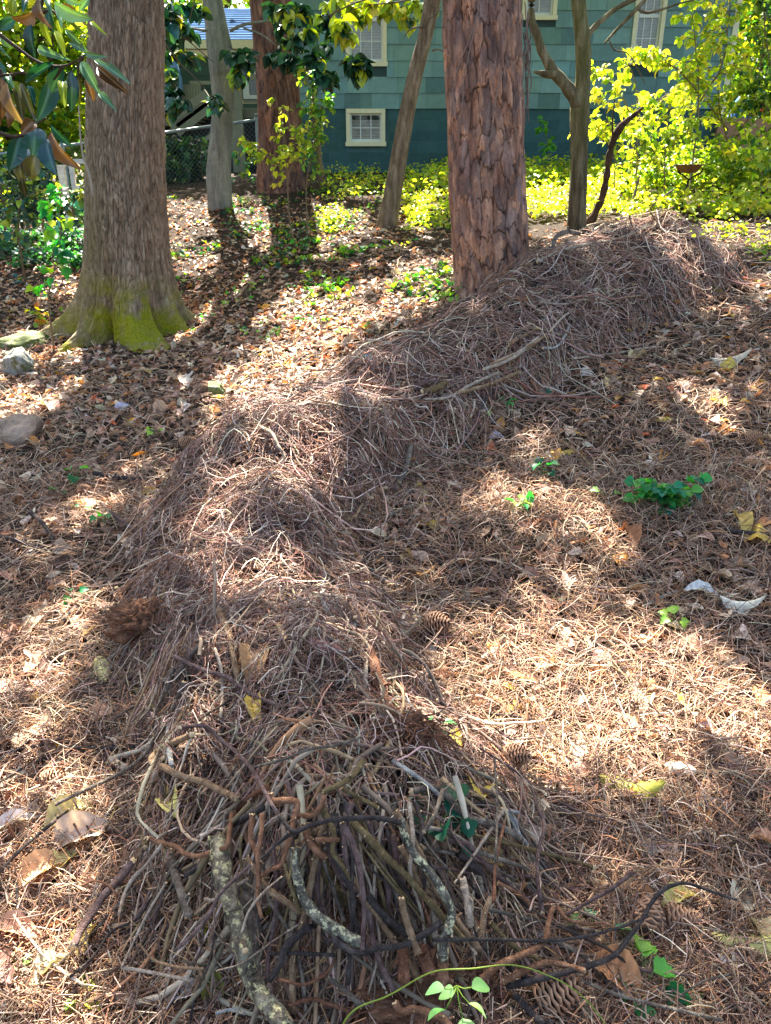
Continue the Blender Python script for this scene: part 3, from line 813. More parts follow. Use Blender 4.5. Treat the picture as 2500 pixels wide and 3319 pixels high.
def build_far_pine():
    B = hitg(915, 612); Y = B[1]; base = np.array(B)
    root = empty('pine_tree', base); tag(root, 'reddish brown pine trunk standing close to the deck stairs', 'tree')
    path = pix_path([(918, 660, 172), (916, 608, 166), (912, 520, 150), (905, 330, 134), (890, 150, 131), (876, 0, 130)], Y)
    path[0, 2] = B[2] - .3; t = path[-1].copy(); path = np.r_[path, [[t[0] - 1.1, t[1], 7, t[3] * .85], [t[0] - 3.2, t[1] + .5, 12, .14]]]; path[:, 3] -= .012  # unseen top leaned away to keep its shadow off the heap
    mt = bark_material('red_pine_bark', srgb(66, 46, 38), srgb(112, 82, 72), srgb(150, 118, 104), 14)
    trunk_surface('trunk', path, 220, 420, pine_disp(71, 17, 2.9, .024, gap=.10), mt, root, base)
    return root
far_pine = build_far_pine()
def smooth_disp(seed, amp=.012, knots=()):
    def disp(T, H, R):
        cx, cy = np.cos(T), np.sin(T)
        dr = amp * 2 * (fbm(cx * 2.2, cy * 2.2, H * 2.5, seed) - .5) + amp * .6 * (fbm(cx * 14, cy * 14, H * 6, seed + 1) - .5)
        for (a, h, s, q) in knots:
            d2 = (np.angle(np.exp(1j * (T - a))) * R) ** 2 + (H - h) ** 2; dr = dr + q * np.exp(-d2 / s ** 2)
        n = fbm(cx * 3, cy * 3, H * 1.4, seed + 2); s = .8 + .4 * n
        return dr, np.stack([s, s * (1 + .04 * (n - .5)), s], -1)
    return disp
def build_grey_tree():
    B = hitg(712, 672); Y = B[1]; base = np.array(B)
    root = empty('smooth_barked_tree', base); tag(root, 'smooth grey trunk with a scar and thin side limbs in front of the stairs', 'tree')
    path = pix_path([(714, 720, 84), (714, 668, 76), (710, 577, 80), (716, 462, 72), (724, 330, 69), (716, 185, 82), (704, 100, 72), (688, 0, 63)], Y)
    path[0, 2] = B[2] - .3; t = path[-1].copy(); path = np.r_[path, [[t[0] - .25, t[1], 6.5, t[3] * .8], [t[0] - .3, t[1], 9, .05]]]
    mt = bark_material('smooth_grey_bark', srgb(86, 84, 76), srgb(118, 116, 106), srgb(148, 144, 130), 10, (srgb(70, 80, 40), srgb(96, 104, 50)), strength=.35)
    def mask(T, H, V): return np.stack([.5 * np.clip((V[..., 2] - B[2]) * .2, 0, .6) * fbm(V[..., 0] * 3, V[..., 1] * 3, V[..., 2] * 2, 91), 0 * H, 0 * H], -1)
    trunk_surface('trunk', path, 96, 240, smooth_disp(81, .014, [(math.radians(250), 1.05, .1, .03), (math.radians(255), 1.06, .04, -.05)]), mt, root, base, maskf=mask)
    for L, w in (([(672, 100), (640, 95), (600, 88)], 9), ([(745, 100), (790, 80), (850, 70), (905, 64)], 11), ([(790, 92), (840, 108), (900, 150)], 7), ([(700, 240), (730, 230), (752, 215)], 4)):
        mb = MB(); pp = np.array([at(x, y, Y - .18) for x, y in spline(L, 14)]); d = proj(pp[0])[2]; mb.tube(pp, np.linspace(w, w * .6, 14) / 2 / FPX * d, 7, (.9, .9, .9)); mb.build('limb', mt, root, True)
build_grey_tree()
def build_leaning_tree():
    B = hitg(1252, 735); Y = B[1]; base = np.array(B)
    root = empty('leaning_tree', base); tag(root, 'slender tree leaning over beside the basement window', 'tree')
    path = pix_path([(1238, 790, 78), (1254, 733, 68), (1262, 690, 62), (1288, 543, 52), (1321, 353, 48), (1348, 235, 47), (1377, 120, 46), (1402, 0, 50)], Y)
    path[0, 2] = B[2] - .25; t = path[-1].copy(); path = np.r_[path, [[t[0] + .5, t[1], 5.5, t[3] * .9], [t[0] + 1.2, t[1], 8.5, .04]]]
    mt = bark_material('leaning_bark', srgb(76, 64, 48), srgb(120, 102, 82), srgb(162, 144, 122), 15, strength=.7)
    def d2(T, H, R):
        a, c = smooth_disp(95, .008)(T, H, R); rd = np.abs(vnoise(np.cos(T) * 5, np.sin(T) * 5, H * 1.0, 97) - .5) * 2
        return a + .008 * rd, c * (.8 + .35 * rd[..., None])
    trunk_surface('trunk', path, 90, 220, d2, mt, root, base)
    mb = MB(); d = proj(base)[2]
    for L in ([(1382, 90), (1350, 88), (1325, 100), (1310, 120)], [(1380, 85), (1395, 60), (1418, 45), (1428, 20)], [(1400, 165), (1420, 160), (1440, 168)]):
        mb = MB(); pp = np.array([at(x, y, Y - .08) for x, y in spline(L, 12)]); mb.tube(pp, np.linspace(3, 1.5, 12) / FPX * d, 6, (.7, .7, .7)); mb.build('twig', mt, root, True)
build_leaning_tree()
def build_forked_tree():
    B = hitg(1868, 742); Y = B[1]; base = np.array(B); d = proj(base)[2]
    root = empty('forked_tree', base); tag(root, 'mossy forked tree with a broken stub and bare curving limbs against the shingles', 'tree')
    mt = bark_material('forked_bark', srgb(58, 48, 34), srgb(102, 88, 66), srgb(158, 144, 116), 13, (srgb(70, 80, 26), srgb(112, 116, 40)), strength=.6)
    mt2 = mt
    def mask(T, H, V): return np.stack([np.clip((V[..., 2] - B[2] - .2) * .6, 0, .55) * fbm(V[..., 0] * 5, V[..., 1] * 5, V[..., 2] * 3, 92), 0 * H, 0 * H], -1)
    path = pix_path([(1862, 800, 72), (1868, 740, 66), (1872, 640, 58), (1877, 543, 54), (1878, 430, 58), (1880, 350, 62), (1888, 280, 50), (1891, 163, 49), (1882, 60, 48), (1876, 0, 48)], Y)
    path[0, 2] = B[2] - .25; t = path[-1].copy(); path = np.r_[path, [[t[0] - .1, t[1], 5.0, t[3] * .85], [t[0] + .2, t[1], 7.5, .05]]]
    def dsp(T, H, R):
        a, c = smooth_disp(101, .010)(T, H, R)
        low = np.clip((1.35 - H) / .15, 0, 1); rd = np.abs(vnoise(np.cos(T) * 4, np.sin(T) * 4, H * .8, 103) - .5) * 2
        a = a - .012 * low * rd; c = c * (1 - .38 * low * (.5 + .5 * rd))[..., None]
        return a, c
    trunk_surface('trunk', path, 90, 260, dsp, mt, root, base, maskf=mask)
    limbs = [('limb', [(1880, 345, 50), (1855, 305, 42), (1825, 265, 37), (1800, 238, 35), (1775, 200, 30), (1757, 165, 28), (1740, 110, 26), (1722, 54, 24), (1724, 0, 24), (1726, -60, 22)], -.02),
             ('limb', [(1895, 150, 30), (1908, 112, 20), (1930, 85, 18), (1955, 62, 16), (1990, 33, 15), (2050, 0, 15), (2110, -30, 12)], -.03),
             ('limb', [(1800, 240, 30), (1770, 240, 24), (1748, 236, 14), (1730, 233, 8)], -.05),
             ('limb', [(1960, 140, 7), (2010, 85, 10), (2066, 27, 13), (2090, 0, 12), (2110, -20, 10)], -.1), ('limb', [(2066, 27, 10), (2090, 40, 9), (2140, 32, 8), (2200, 12, 6), (2250, 0, 5)], -.1),
             ('limb', [(1975, 130, 5), (1990, 160, 5), (2030, 170, 4), (2070, 230, 4), (2092, 272, 3)], -.1)]
    for i, (nm, L, dy) in enumerate(limbs):
        pt = pix_path(L, Y + dy); P = spline(pt, 40)
        V, Q, T = tube_arrays(P[:, :3], P[:, 3] * (1 + .06 * np.sin(np.arange(40) * 1.3 + i)), 14, True)
        n = fbm(V[:, 0] * 6, V[:, 1] * 6, V[:, 2] * 5, 111); me = raw_mesh(nm, V - base, Q, grey3(.8 + .4 * n), [mt], True, T)
        ca = me.attributes.new('Mask', 'FLOAT_COLOR', 'POINT'); c4 = np.ones((len(V), 4), np.float32); c4[:, :3] = np.stack([.25 * n, 0 * n, 0 * n], -1); ca.data.foreach_set('color', c4.ravel())
        link(nm, me, root)
build_forked_tree()
def build_snag():
    B = hitg(1930, 700); Y = B[1] - .5; base = np.array([B[0], Y, gz(B[0], Y)])
    root = empty('dead_snag', base); tag(root, 'dark dead stem leaning away from the forked tree, its top broken off', 'dead tree')
    path = pix_path([(1900, 745, 30), (1930, 690, 26), (1955, 630, 22), (1965, 580, 24), (1974, 515, 27), (1991, 450, 29), (2010, 415, 28), (2034, 390, 24), (2060, 370, 18), (2086, 347, 12)], Y)
    P = spline(path, 60); r = np.random.default_rng(4)
    V, Q, T = tube_arrays(P[:, :3], P[:, 3] * (.88 + .34 * (fbm(np.arange(60) * .35, 0, 0, 5) - .5) * 2) * np.linspace(1.05, .8, 60), 14, True)
    V = V + .018 * (fbm(V[:, 0] * 30, V[:, 1] * 30, V[:, 2] * 12, 6)[:, None] - .5)
    M['snag'] = mat_stick('dead_snag_bark', [(.3, srgb(38, 28, 22)), (.55, srgb(78, 58, 46)), (.8, srgb(112, 88, 70))], 12)
    link('trunk', raw_mesh('trunk', V - base, Q, None, [M['snag']], True, T), root)
    for L in ([(1988, 450), (1985, 400), (1992, 330), (1996, 300)], [(1976, 480), (1970, 470), (1968, 462)]):
        mb = MB(); pp = np.array([at(x, y, Y - .03) for x, y in spline(L, 10)]); mb.tube(pp, np.linspace(.012, .004, 10), 6); mb.build('twig', M['snag'], root, True)
build_snag()

# ------------------------------------------------------------------ birdbath on a forked stake
def build_birdbath():
    B = hitg(2225, 690); Y = B[1]; c = at(2231, 548, Y); d = proj(c)[2]; k = d / FPX
    root = empty('birdbath', np.array([c[0], Y, gz(c[0], Y)])); tag(root, 'brown dish birdbath on a thin forked metal stake in the yellow undergrowth', 'birdbath')
    iron = mat_plain('rusty_iron', srgb(46, 36, 32), .7, 40, .3, .4); clay = mat_plain('brown_clay', srgb(112, 72, 52), .6, 25, .25)
    s = MB(); g = gz(c[0], Y); yo = at(2233, 583, Y); s.tube([(c[0] - .02, Y, g - .2), (c[0] - .01, Y, (g + yo[2]) / 2), yo], .012, 8); s.build('stake', iron, root, True)
    for sg in (-1, 1):
        y = MB(); y.tube(spline([yo, yo + [sg * .075, 0, .05], yo + [sg * .135, 0, .085], yo + [sg * .14, 0, .13]], 12), .009, 7); y.build('fork_arm', iron, root, True)
    prof = [(.0, -.055), (.085, -.05), (.12, -.02), (.145, .02), (.16, .028), (.158, .035), (.14, .03), (.11, -.012), (.08, -.034), (0, -.036)]
    V, Q = [], []; n = 40
    for (r_, z_) in prof:
        for j in range(n): a = 2 * PI * j / n; V.append((c[0] + r_ * math.cos(a), Y + r_ * math.sin(a), yo[2] + .125 + z_))
    for i in range(len(prof) - 1):
        for j in range(n): Q.append((i * n + j, i * n + (j + 1) % n, (i + 1) * n + (j + 1) % n, (i + 1) * n + j))
    b = MB(); b.add(V, Q); b.build('dish', clay, root, True)
    rm = MB(); a = np.linspace(0, 2 * PI, 41); rm.tube(np.stack([c[0] + .165 * np.cos(a), Y + .165 * np.sin(a), 0 * a + yo[2] + .157], -1), .008, 6, caps=False); rm.build('rim', clay, root, True)
build_birdbath()

# ------------------------------------------------------------------ rocks
def rock(name, label, px, py, wpx, hpx, dep, mat, seed, flat=1.0, rotz=0):
    p = hitg(px, py); d = proj(p)[2]; w = wpx / FPX * d / 2; h = hpx / FPX * d
    nu, nv = 72, 44; th = np.linspace(0, 2 * PI, nu, endpoint=False); ph = np.linspace(-PI / 2, PI / 2, nv)
    T, P_ = np.meshgrid(th, ph); x = np.cos(P_) * np.cos(T); y = np.cos(P_) * np.sin(T); z = np.sin(P_)
    # facet a sphere with random planes
    r = np.random.default_rng(seed); nrm = r.normal(size=(22, 3)); nrm[0] = (.1, -.1, 1); nrm /= np.linalg.norm(nrm, axis=1, keepdims=True); off = .52 + .34 * r.random(22)
    S = np.stack([x, y, z], -1); k = np.min(np.where((S @ nrm.T) > .05, off / np.maximum(S @ nrm.T, .05), 9), -1); k = np.minimum(k, 1.05)
    S = S * k[..., None]; S = S * (1 + .30 * (fbm(x * 2.4, y * 2.4, z * 2.4, seed)[..., None] - .5) + .16 * (fbm(x * 9, y * 9, z * 9, seed + 1)[..., None] - .5))
    V = S * [w, dep, h]
    c, s_ = math.cos(rotz), math.sin(rotz); V = np.stack([V[..., 0] * c - V[..., 1] * s_, V[..., 0] * s_ + V[..., 1] * c, V[..., 2]], -1).reshape(-1, 3)
    i = np.arange(nv - 1)[:, None] * nu; j = np.arange(nu)[None]; j2 = (j + 1) % nu
    Q = np.stack([i + j, i + j2, i + nu + j2, i + nu + j], -1).reshape(-1, 4)
    o = link(name, raw_mesh(name, V, Q, None, [mat], True), None, (p[0], p[1], gz(p[0], p[1]) + h * .08)); tag(o, label, 'rock'); return o
def rock_mat(name, a, b_, moss=None, frac=.55):
    m, nt, b, out = nodes(name); v = coords(nt); n1 = noise_node(nt, 8, 6, .7, v); n2 = noise_node(nt, 60, 4, .7, v)
    c = ramp(nt, n1.outputs[0], [(.3, a), (.7, b_)]); c = mix_rgb(nt, .5, c, ramp(nt, n2.outputs[0], [(.3, (.6, .6, .6)), (.7, (1.25, 1.25, 1.25))]), 'MULTIPLY')
    if moss:
        n3 = noise_node(nt, 11, 5, .7, v); c = mix_rgb(nt, ramp(nt, n3.outputs[0], [(frac - .05, (0, 0, 0)), (frac + .05, (1, 1, 1))]), c, moss)
    nt.links.new(c, b.inputs['Base Color']); b.inputs['Roughness'].default_value = .9
    nt.links.new(bump(nt, math_node(nt, 'ADD', n1.outputs[0], n2.outputs[0]), .6, .015), b.inputs['Normal']); return m
rock('rock', 'pale grey lichen spotted rock in front of the mossy slab', 62, 1205, 160, 105, .16, rock_mat('grey_rock', srgb(92, 90, 82), srgb(170, 168, 156), srgb(96, 92, 44), .56), 3)
rock('rock', 'flat mossy slab lying at the foot of the oak roots', 70, 1118, 190, 42, .22, rock_mat('mossy_rock', srgb(96, 88, 76), srgb(140, 130, 112), srgb(84, 92, 36), .45), 5)
rock('rock', 'tan flat topped rock at the very edge of the leaf litter', 38, 1412, 210, 72, .20, rock_mat('tan_rock', srgb(104, 86, 70), srgb(178, 150, 126)), 9)
rock('rock', 'small rounded green mossed stone beside the twig pile', 707, 1282, 84, 52, .09, rock_mat('mossy_stone', srgb(100, 102, 84), srgb(140, 142, 120), srgb(88, 100, 52), .42), 12)
rock('rock', 'dull grey stone half hidden in the ivy behind the vine plant', 135, 838, 80, 40, .15, rock_mat('dull_rock', srgb(96, 106, 102), srgb(128, 136, 132)), 15)

# old white wooden frame propped behind the oak
def build_frame():
    Y = 11.0; a = at(236, 617, Y); b = at(330, 515, Y); root = empty('old_wooden_frame', (a[0], Y, a[2])); tag(root, 'weathered white wooden frame propped behind the big mossy oak', 'frame')
    wm = mat_plain('weathered_white_wood', srgb(196, 190, 178), .8, 22, .3); w = .055
    for nm, bx in (('side_rail', (a[0], a[0] + w, a[2], b[2])), ('side_rail', (b[0] - w, b[0], a[2], b[2])), ('top_rail', (a[0] + w, b[0] - w, b[2] - w, b[2])), ('bottom_rail', (a[0] + w, b[0] - w, a[2], a[2] + w))):
        mb = MB(); mb.box(bx[0], bx[1], Y - .02, Y + .03, bx[2], bx[3]); mb.build(nm, wm, root)
    p = at(194, 600, Y + .3); q = at(206, 540, Y + .3); r2 = empty('wooden_post', (p[0], p[1], p[2])); tag(r2, 'short weathered white post standing next to the wooden frame', 'post')
    mb = MB(); mb.box(p[0], q[0], Y + .3, Y + .36, gz(p[0], Y + .3) - .1, q[2]); mb.build('shaft', wm, r2)
    mb = MB(); mb.box(p[0] - .01, q[0] + .01, Y + .29, Y + .37, q[2], q[2] + .02); mb.build('cap', wm, r2)
build_frame()
# bright things past the house corner
def build_side_yard():
    Y = 19.0; p = at(2425, 340, Y); g = gz(p[0], Y)
    r = np.random.default_rng(9); n = 22; u = np.linspace(0, 1, n); U, Vv = np.meshgrid(u, u)
    x0 = at(2385, 340, Y)[0]; x1 = at(2475, 340, Y)[0]; zt = at(2425, 298, Y)[2]
    X = x0 + (x1 - x0) * U; Yy = Y + .9 * Vv; Z = g + (zt - g) * np.sin(PI * np.clip(U, .04, .96)) ** .4 * np.sin(PI * np.clip(Vv, .05, .95)) ** .4 + .05 * (fbm(U * 6, Vv * 6, seed=3) - .5)
    i = np.arange(n - 1)[:, None] * n; j = np.arange(n - 1)[None]; Q = np.stack([i + j, i + j + 1, i + n + j + 1, i + n + j], -1).reshape(-1, 4)
    o = link('blue_tarp', raw_mesh('blue_tarp', np.stack([X, Yy, Z], -1).reshape(-1, 3), Q, None, [mat_plain('blue_tarp_cloth', srgb(70, 120, 200), .4, 8, .2)], True)); tag(o, 'sagging blue tarp covering a heap past the house corner', 'tarp')
    q = at(2455, 352, 18.0); rt = empty('red_object', q); tag(rt, 'red rounded object on the bank past the house corner', 'unidentified object')  # unidentified red object; its pail form and handle are made up
    k = 18. / FPX; b = MB(); b.tube([q + [0, 0, -.13], q + [0, 0, .13]], [.1, .13], 20); b.build('shell', mat_plain('red_plastic', srgb(205, 40, 60), .4), rt, True)
    h = MB(); a = np.linspace(0, PI, 12); h.tube(np.stack([q[0] + .13 * np.cos(a), 0 * a + q[1], q[2] + .13 + .1 * np.sin(a)], -1), .006, 6); h.build('handle', mat_plain('grey_wire', srgb(150, 150, 150), .4), rt, True)
    a = at(2330, 394, 16.8); c = at(2440, 383, 16.8); w = MB(); w.box(a[0], c[0] + 1.5, 16.8, 16.9, gz(a[0], 16.8) - .1, c[2], srgb(150, 112, 84)); o = w.build('timber_edging', M['stem'], None, origin=a); tag(o, 'low brown timber edging board past the house corner', 'edging')
build_side_yard()

# ------------------------------------------------------------------ brush pile
def sample_px(n, x0, x1, y0, y1, rng, keep=None):
    px = rng.uniform(x0, x1, n); py = rng.uniform(y0, y1, n); P, ok = hit(px, py)
    if keep is not None: ok = ok & keep(px, py, P)
    return P[ok], px[ok], py[ok]
def depth_of(P): return (P - CAM)[..., 1] * CP - (P - CAM)[..., 2] * SP
def surf_paths(P, L, k, rng, curl, arch, lift, head=None, noise=.0):
    """paths of k points that follow the surface from P"""
    n = len(P); th = rng.uniform(0, 2 * PI, n) if head is None else head
    kap = rng.normal(size=(n, 1)) * curl + np.cumsum(rng.normal(size=(n, k)), 1) * curl * .45
    ang = th[:, None] + kap * np.linspace(-.5, .5, k)[None]
    st = (L / (k - 1))[:, None]
    x = P[:, 0:1] + np.cumsum(np.cos(ang) * st, 1) - (L / 2)[:, None] * np.cos(th)[:, None]
    y = P[:, 1:2] + np.cumsum(np.sin(ang) * st, 1) - (L / 2)[:, None] * np.sin(th)[:, None]
    s = np.linspace(-1, 1, k)[None]
    z = sz(x, y)
    # sticks are stiffer than the surface: blend towards the straight chord
    chord = z[:, :1] + (z[:, -1:] - z[:, :1]) * np.linspace(0, 1, k)[None]
    z = np.maximum(z * .6 + chord * .4, z - .006)
    z = z + lift[:, None] + arch[:, None] * (1 - s ** 2) + rng.normal(size=(n, 1)) * .03 * s + noise * rng.normal(size=(n, k))
    return np.stack([x, y, z], -1)
def build_pile():
    c = RIDGE[4]; root_loc = np.array([c[0], c[1], float(gz(c[0], c[1]))])
    # packed core, coloured near-black to stand for shade in the gaps
    xs = np.arange(-1.4, 3.2, .03); ys = np.arange(.7, 7.6, .03); X, Y = np.meshgrid(xs, ys); Pz = pz(X, Y)
    Z = gz(X, Y) + Pz - .035 + .03 * (fbm(X * 22, Y * 22, seed=51) - .5)
    Z = np.where(Pz > .03, Z, gz(X, Y) - .08)
    m, nt, b, out = nodes('shaded_debris'); v = coords(nt); v2 = coords(nt, (40, 8, 40)); n1 = noise_node(nt, 3, 5, .7, v2, 1.5); n2 = noise_node(nt, 45, 4, .7, v)
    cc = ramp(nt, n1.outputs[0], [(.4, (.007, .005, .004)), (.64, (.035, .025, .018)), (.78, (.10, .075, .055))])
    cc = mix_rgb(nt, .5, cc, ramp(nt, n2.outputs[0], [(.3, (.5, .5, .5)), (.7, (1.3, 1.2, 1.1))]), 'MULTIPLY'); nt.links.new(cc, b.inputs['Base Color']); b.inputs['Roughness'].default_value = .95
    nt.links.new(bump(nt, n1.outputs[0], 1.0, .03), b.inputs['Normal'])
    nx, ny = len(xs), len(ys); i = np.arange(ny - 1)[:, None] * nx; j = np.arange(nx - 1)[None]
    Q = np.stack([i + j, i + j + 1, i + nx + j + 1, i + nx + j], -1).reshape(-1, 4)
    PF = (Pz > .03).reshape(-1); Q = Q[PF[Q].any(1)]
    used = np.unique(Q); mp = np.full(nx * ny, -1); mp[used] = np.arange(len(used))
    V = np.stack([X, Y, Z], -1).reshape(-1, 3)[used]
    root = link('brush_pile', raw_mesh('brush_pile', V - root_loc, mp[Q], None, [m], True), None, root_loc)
    tag(root, 'long winding heap of dead vines and twigs running back to the pine', 'brush pile')
    rng = np.random.default_rng(77)
    on = lambda px, py, P: (pz(P[:, 0], P[:, 1]) > .035) & (rng.random(len(px)) < np.clip((P[:, 1] - 1.22) / .8, .10, 1)) & (rng.random(len(px)) < np.clip(pz(P[:, 0], P[:, 1]) / .12, .25, 1))
    parts = []
    palA = [(158, 128, 112), (138, 108, 96), (176, 148, 132), (112, 86, 76), (146, 112, 96), (192, 168, 150), (90, 70, 60), (156, 114, 94), (120, 84, 66)]
    palB = [(198, 178, 154), (212, 196, 174), (178, 154, 128)]
    palC = [(136, 96, 68), (152, 108, 76), (112, 78, 56)]
    for (n, L0, L1, w0, w1, curl, arch, lf, pal, box) in (
        (36000, .06, .20, .0010, .0021, 1.2, .028, .026, palA, (100, 2450, 620, 3500)),
        (9000, .12, .34, .0013, .0027, 1.5, .055, .026, palA, (100, 2450, 620, 3500)),
        (4200, .10, .30, .0013, .0027, 1.4, .06, .032, palB, (100, 2450, 620, 3500)),
        (9000, .08, .26, .0010, .0020, 1.5, .04, .022, palC, (100, 2450, 620, 3500)),
        (2200, .3, .8, .0025, .0050, .9, .04, .02, palA, (100, 2450, 620, 3500))):
        P, px, py = sample_px(n, *box, rng, on)
        n = len(P); dep = depth_of(P); L = rng.uniform(L0, L1, n) * np.clip(dep / 3.2, .75, 1.7); k = 8
        head = rng.uniform(0, 2 * PI, n)
        # at the near end many twigs lie along the heap, towards the viewer
        nearend = (P[:, 1] < 1.6) & (rng.random(n) < .35); head = np.where(nearend, PI / 2 + rng.normal(size=n) * .45 + .3 * P[:, 0], head)
        C = surf_paths(P, L, k, rng, curl, rng.uniform(-.1, 1, n) ** 3 * arch, rng.uniform(-.02, 1, n) * lf * 1.6, head, .0035)
        r = rng.uniform(w0, w1, n) * np.clip(dep / 3.6, .6, 1.15); r = np.maximum(r, .00034 * dep)
        R = r[:, None] * np.linspace(1.15, .7, k)[None]
        Vv, Qq, per = batch_tubes(C, R, 4 if w1 > .003 else 3)
        parts.append((Vv, Qq, np.repeat(pick(pal, n, rng, .2), per, 0)))
    Vv, Qq, Cc = concat(parts)
    # the coarse sticks packed into the near end, too many to trace
    sp = []
    for (n, r0, r1, L0, L1) in ((700, .0016, .0032, .12, .36), (360, .003, .0055, .2, .5), (120, .005, .009, .25, .6)):
        P, px, py = sample_px(n, 60, 1900, 1900, 3500, rng, lambda a, b, P: (pz(P[:, 0], P[:, 1]) > .012) & (rng.random(len(a)) < np.clip((2.75 - P[:, 1]) / .8, 0, 1)))
        n = len(P); cx = np.interp(P[:, 1], RIDGE[:, 1], RIDGE[:, 0]); sidew = np.clip((P[:, 0] - cx) / .4, -1.3, 1.3)
        head = -PI / 2 + sidew * .75 + rng.normal(size=n) * .55; wild = rng.random(n) < .34; head = np.where(wild, rng.uniform(0, 2 * PI, n), head)
        C = surf_paths(P, rng.uniform(L0, L1, n), 11, rng, .75, rng.uniform(-.2, 1, n) * .03, rng.uniform(-.015, .022, n), head, .0012)
        C[:, :, 2] += (rng.normal(size=(n, 1)) * .024) * np.linspace(-1, 1, 11)[None]
        C[:, :, 2] = np.maximum(C[:, :, 2], gz(C[:, :, 0], C[:, :, 1]) + .003)
        R = rng.uniform(r0, r1, n)[:, None] * np.linspace(1.1, .62, 11)[None] * (1 + .16 * rng.normal(size=(n, 11)))
        V2, Q2, per = batch_tubes(C, R, 7); n2 = fbm(V2[:, 0] * 70, V2[:, 1] * 70, V2[:, 2] * 70, 5)[:, None]
        sp.append((V2, Q2, np.clip(np.repeat(pick([(126, 110, 92), (162, 140, 112), (104, 90, 76), (146, 122, 90), (186, 168, 142), (84, 72, 62), (150, 112, 82), (120, 100, 86)], n, rng, .2), per, 0) * (.45 + 1.1 * n2), .004, .9)))
    V2, Q2, C2 = concat(sp); t2 = link('packed_sticks', raw_mesh('packed_sticks', V2 - root_loc, Q2, C2, [M['stem']], True), root); t2['kind'] = 'stuff'
    t = link('twig_tangle', raw_mesh('twig_tangle', Vv - root_loc, Qq, Cc, [M['twig']], True), root); t['kind'] = 'stuff'
build_pile()

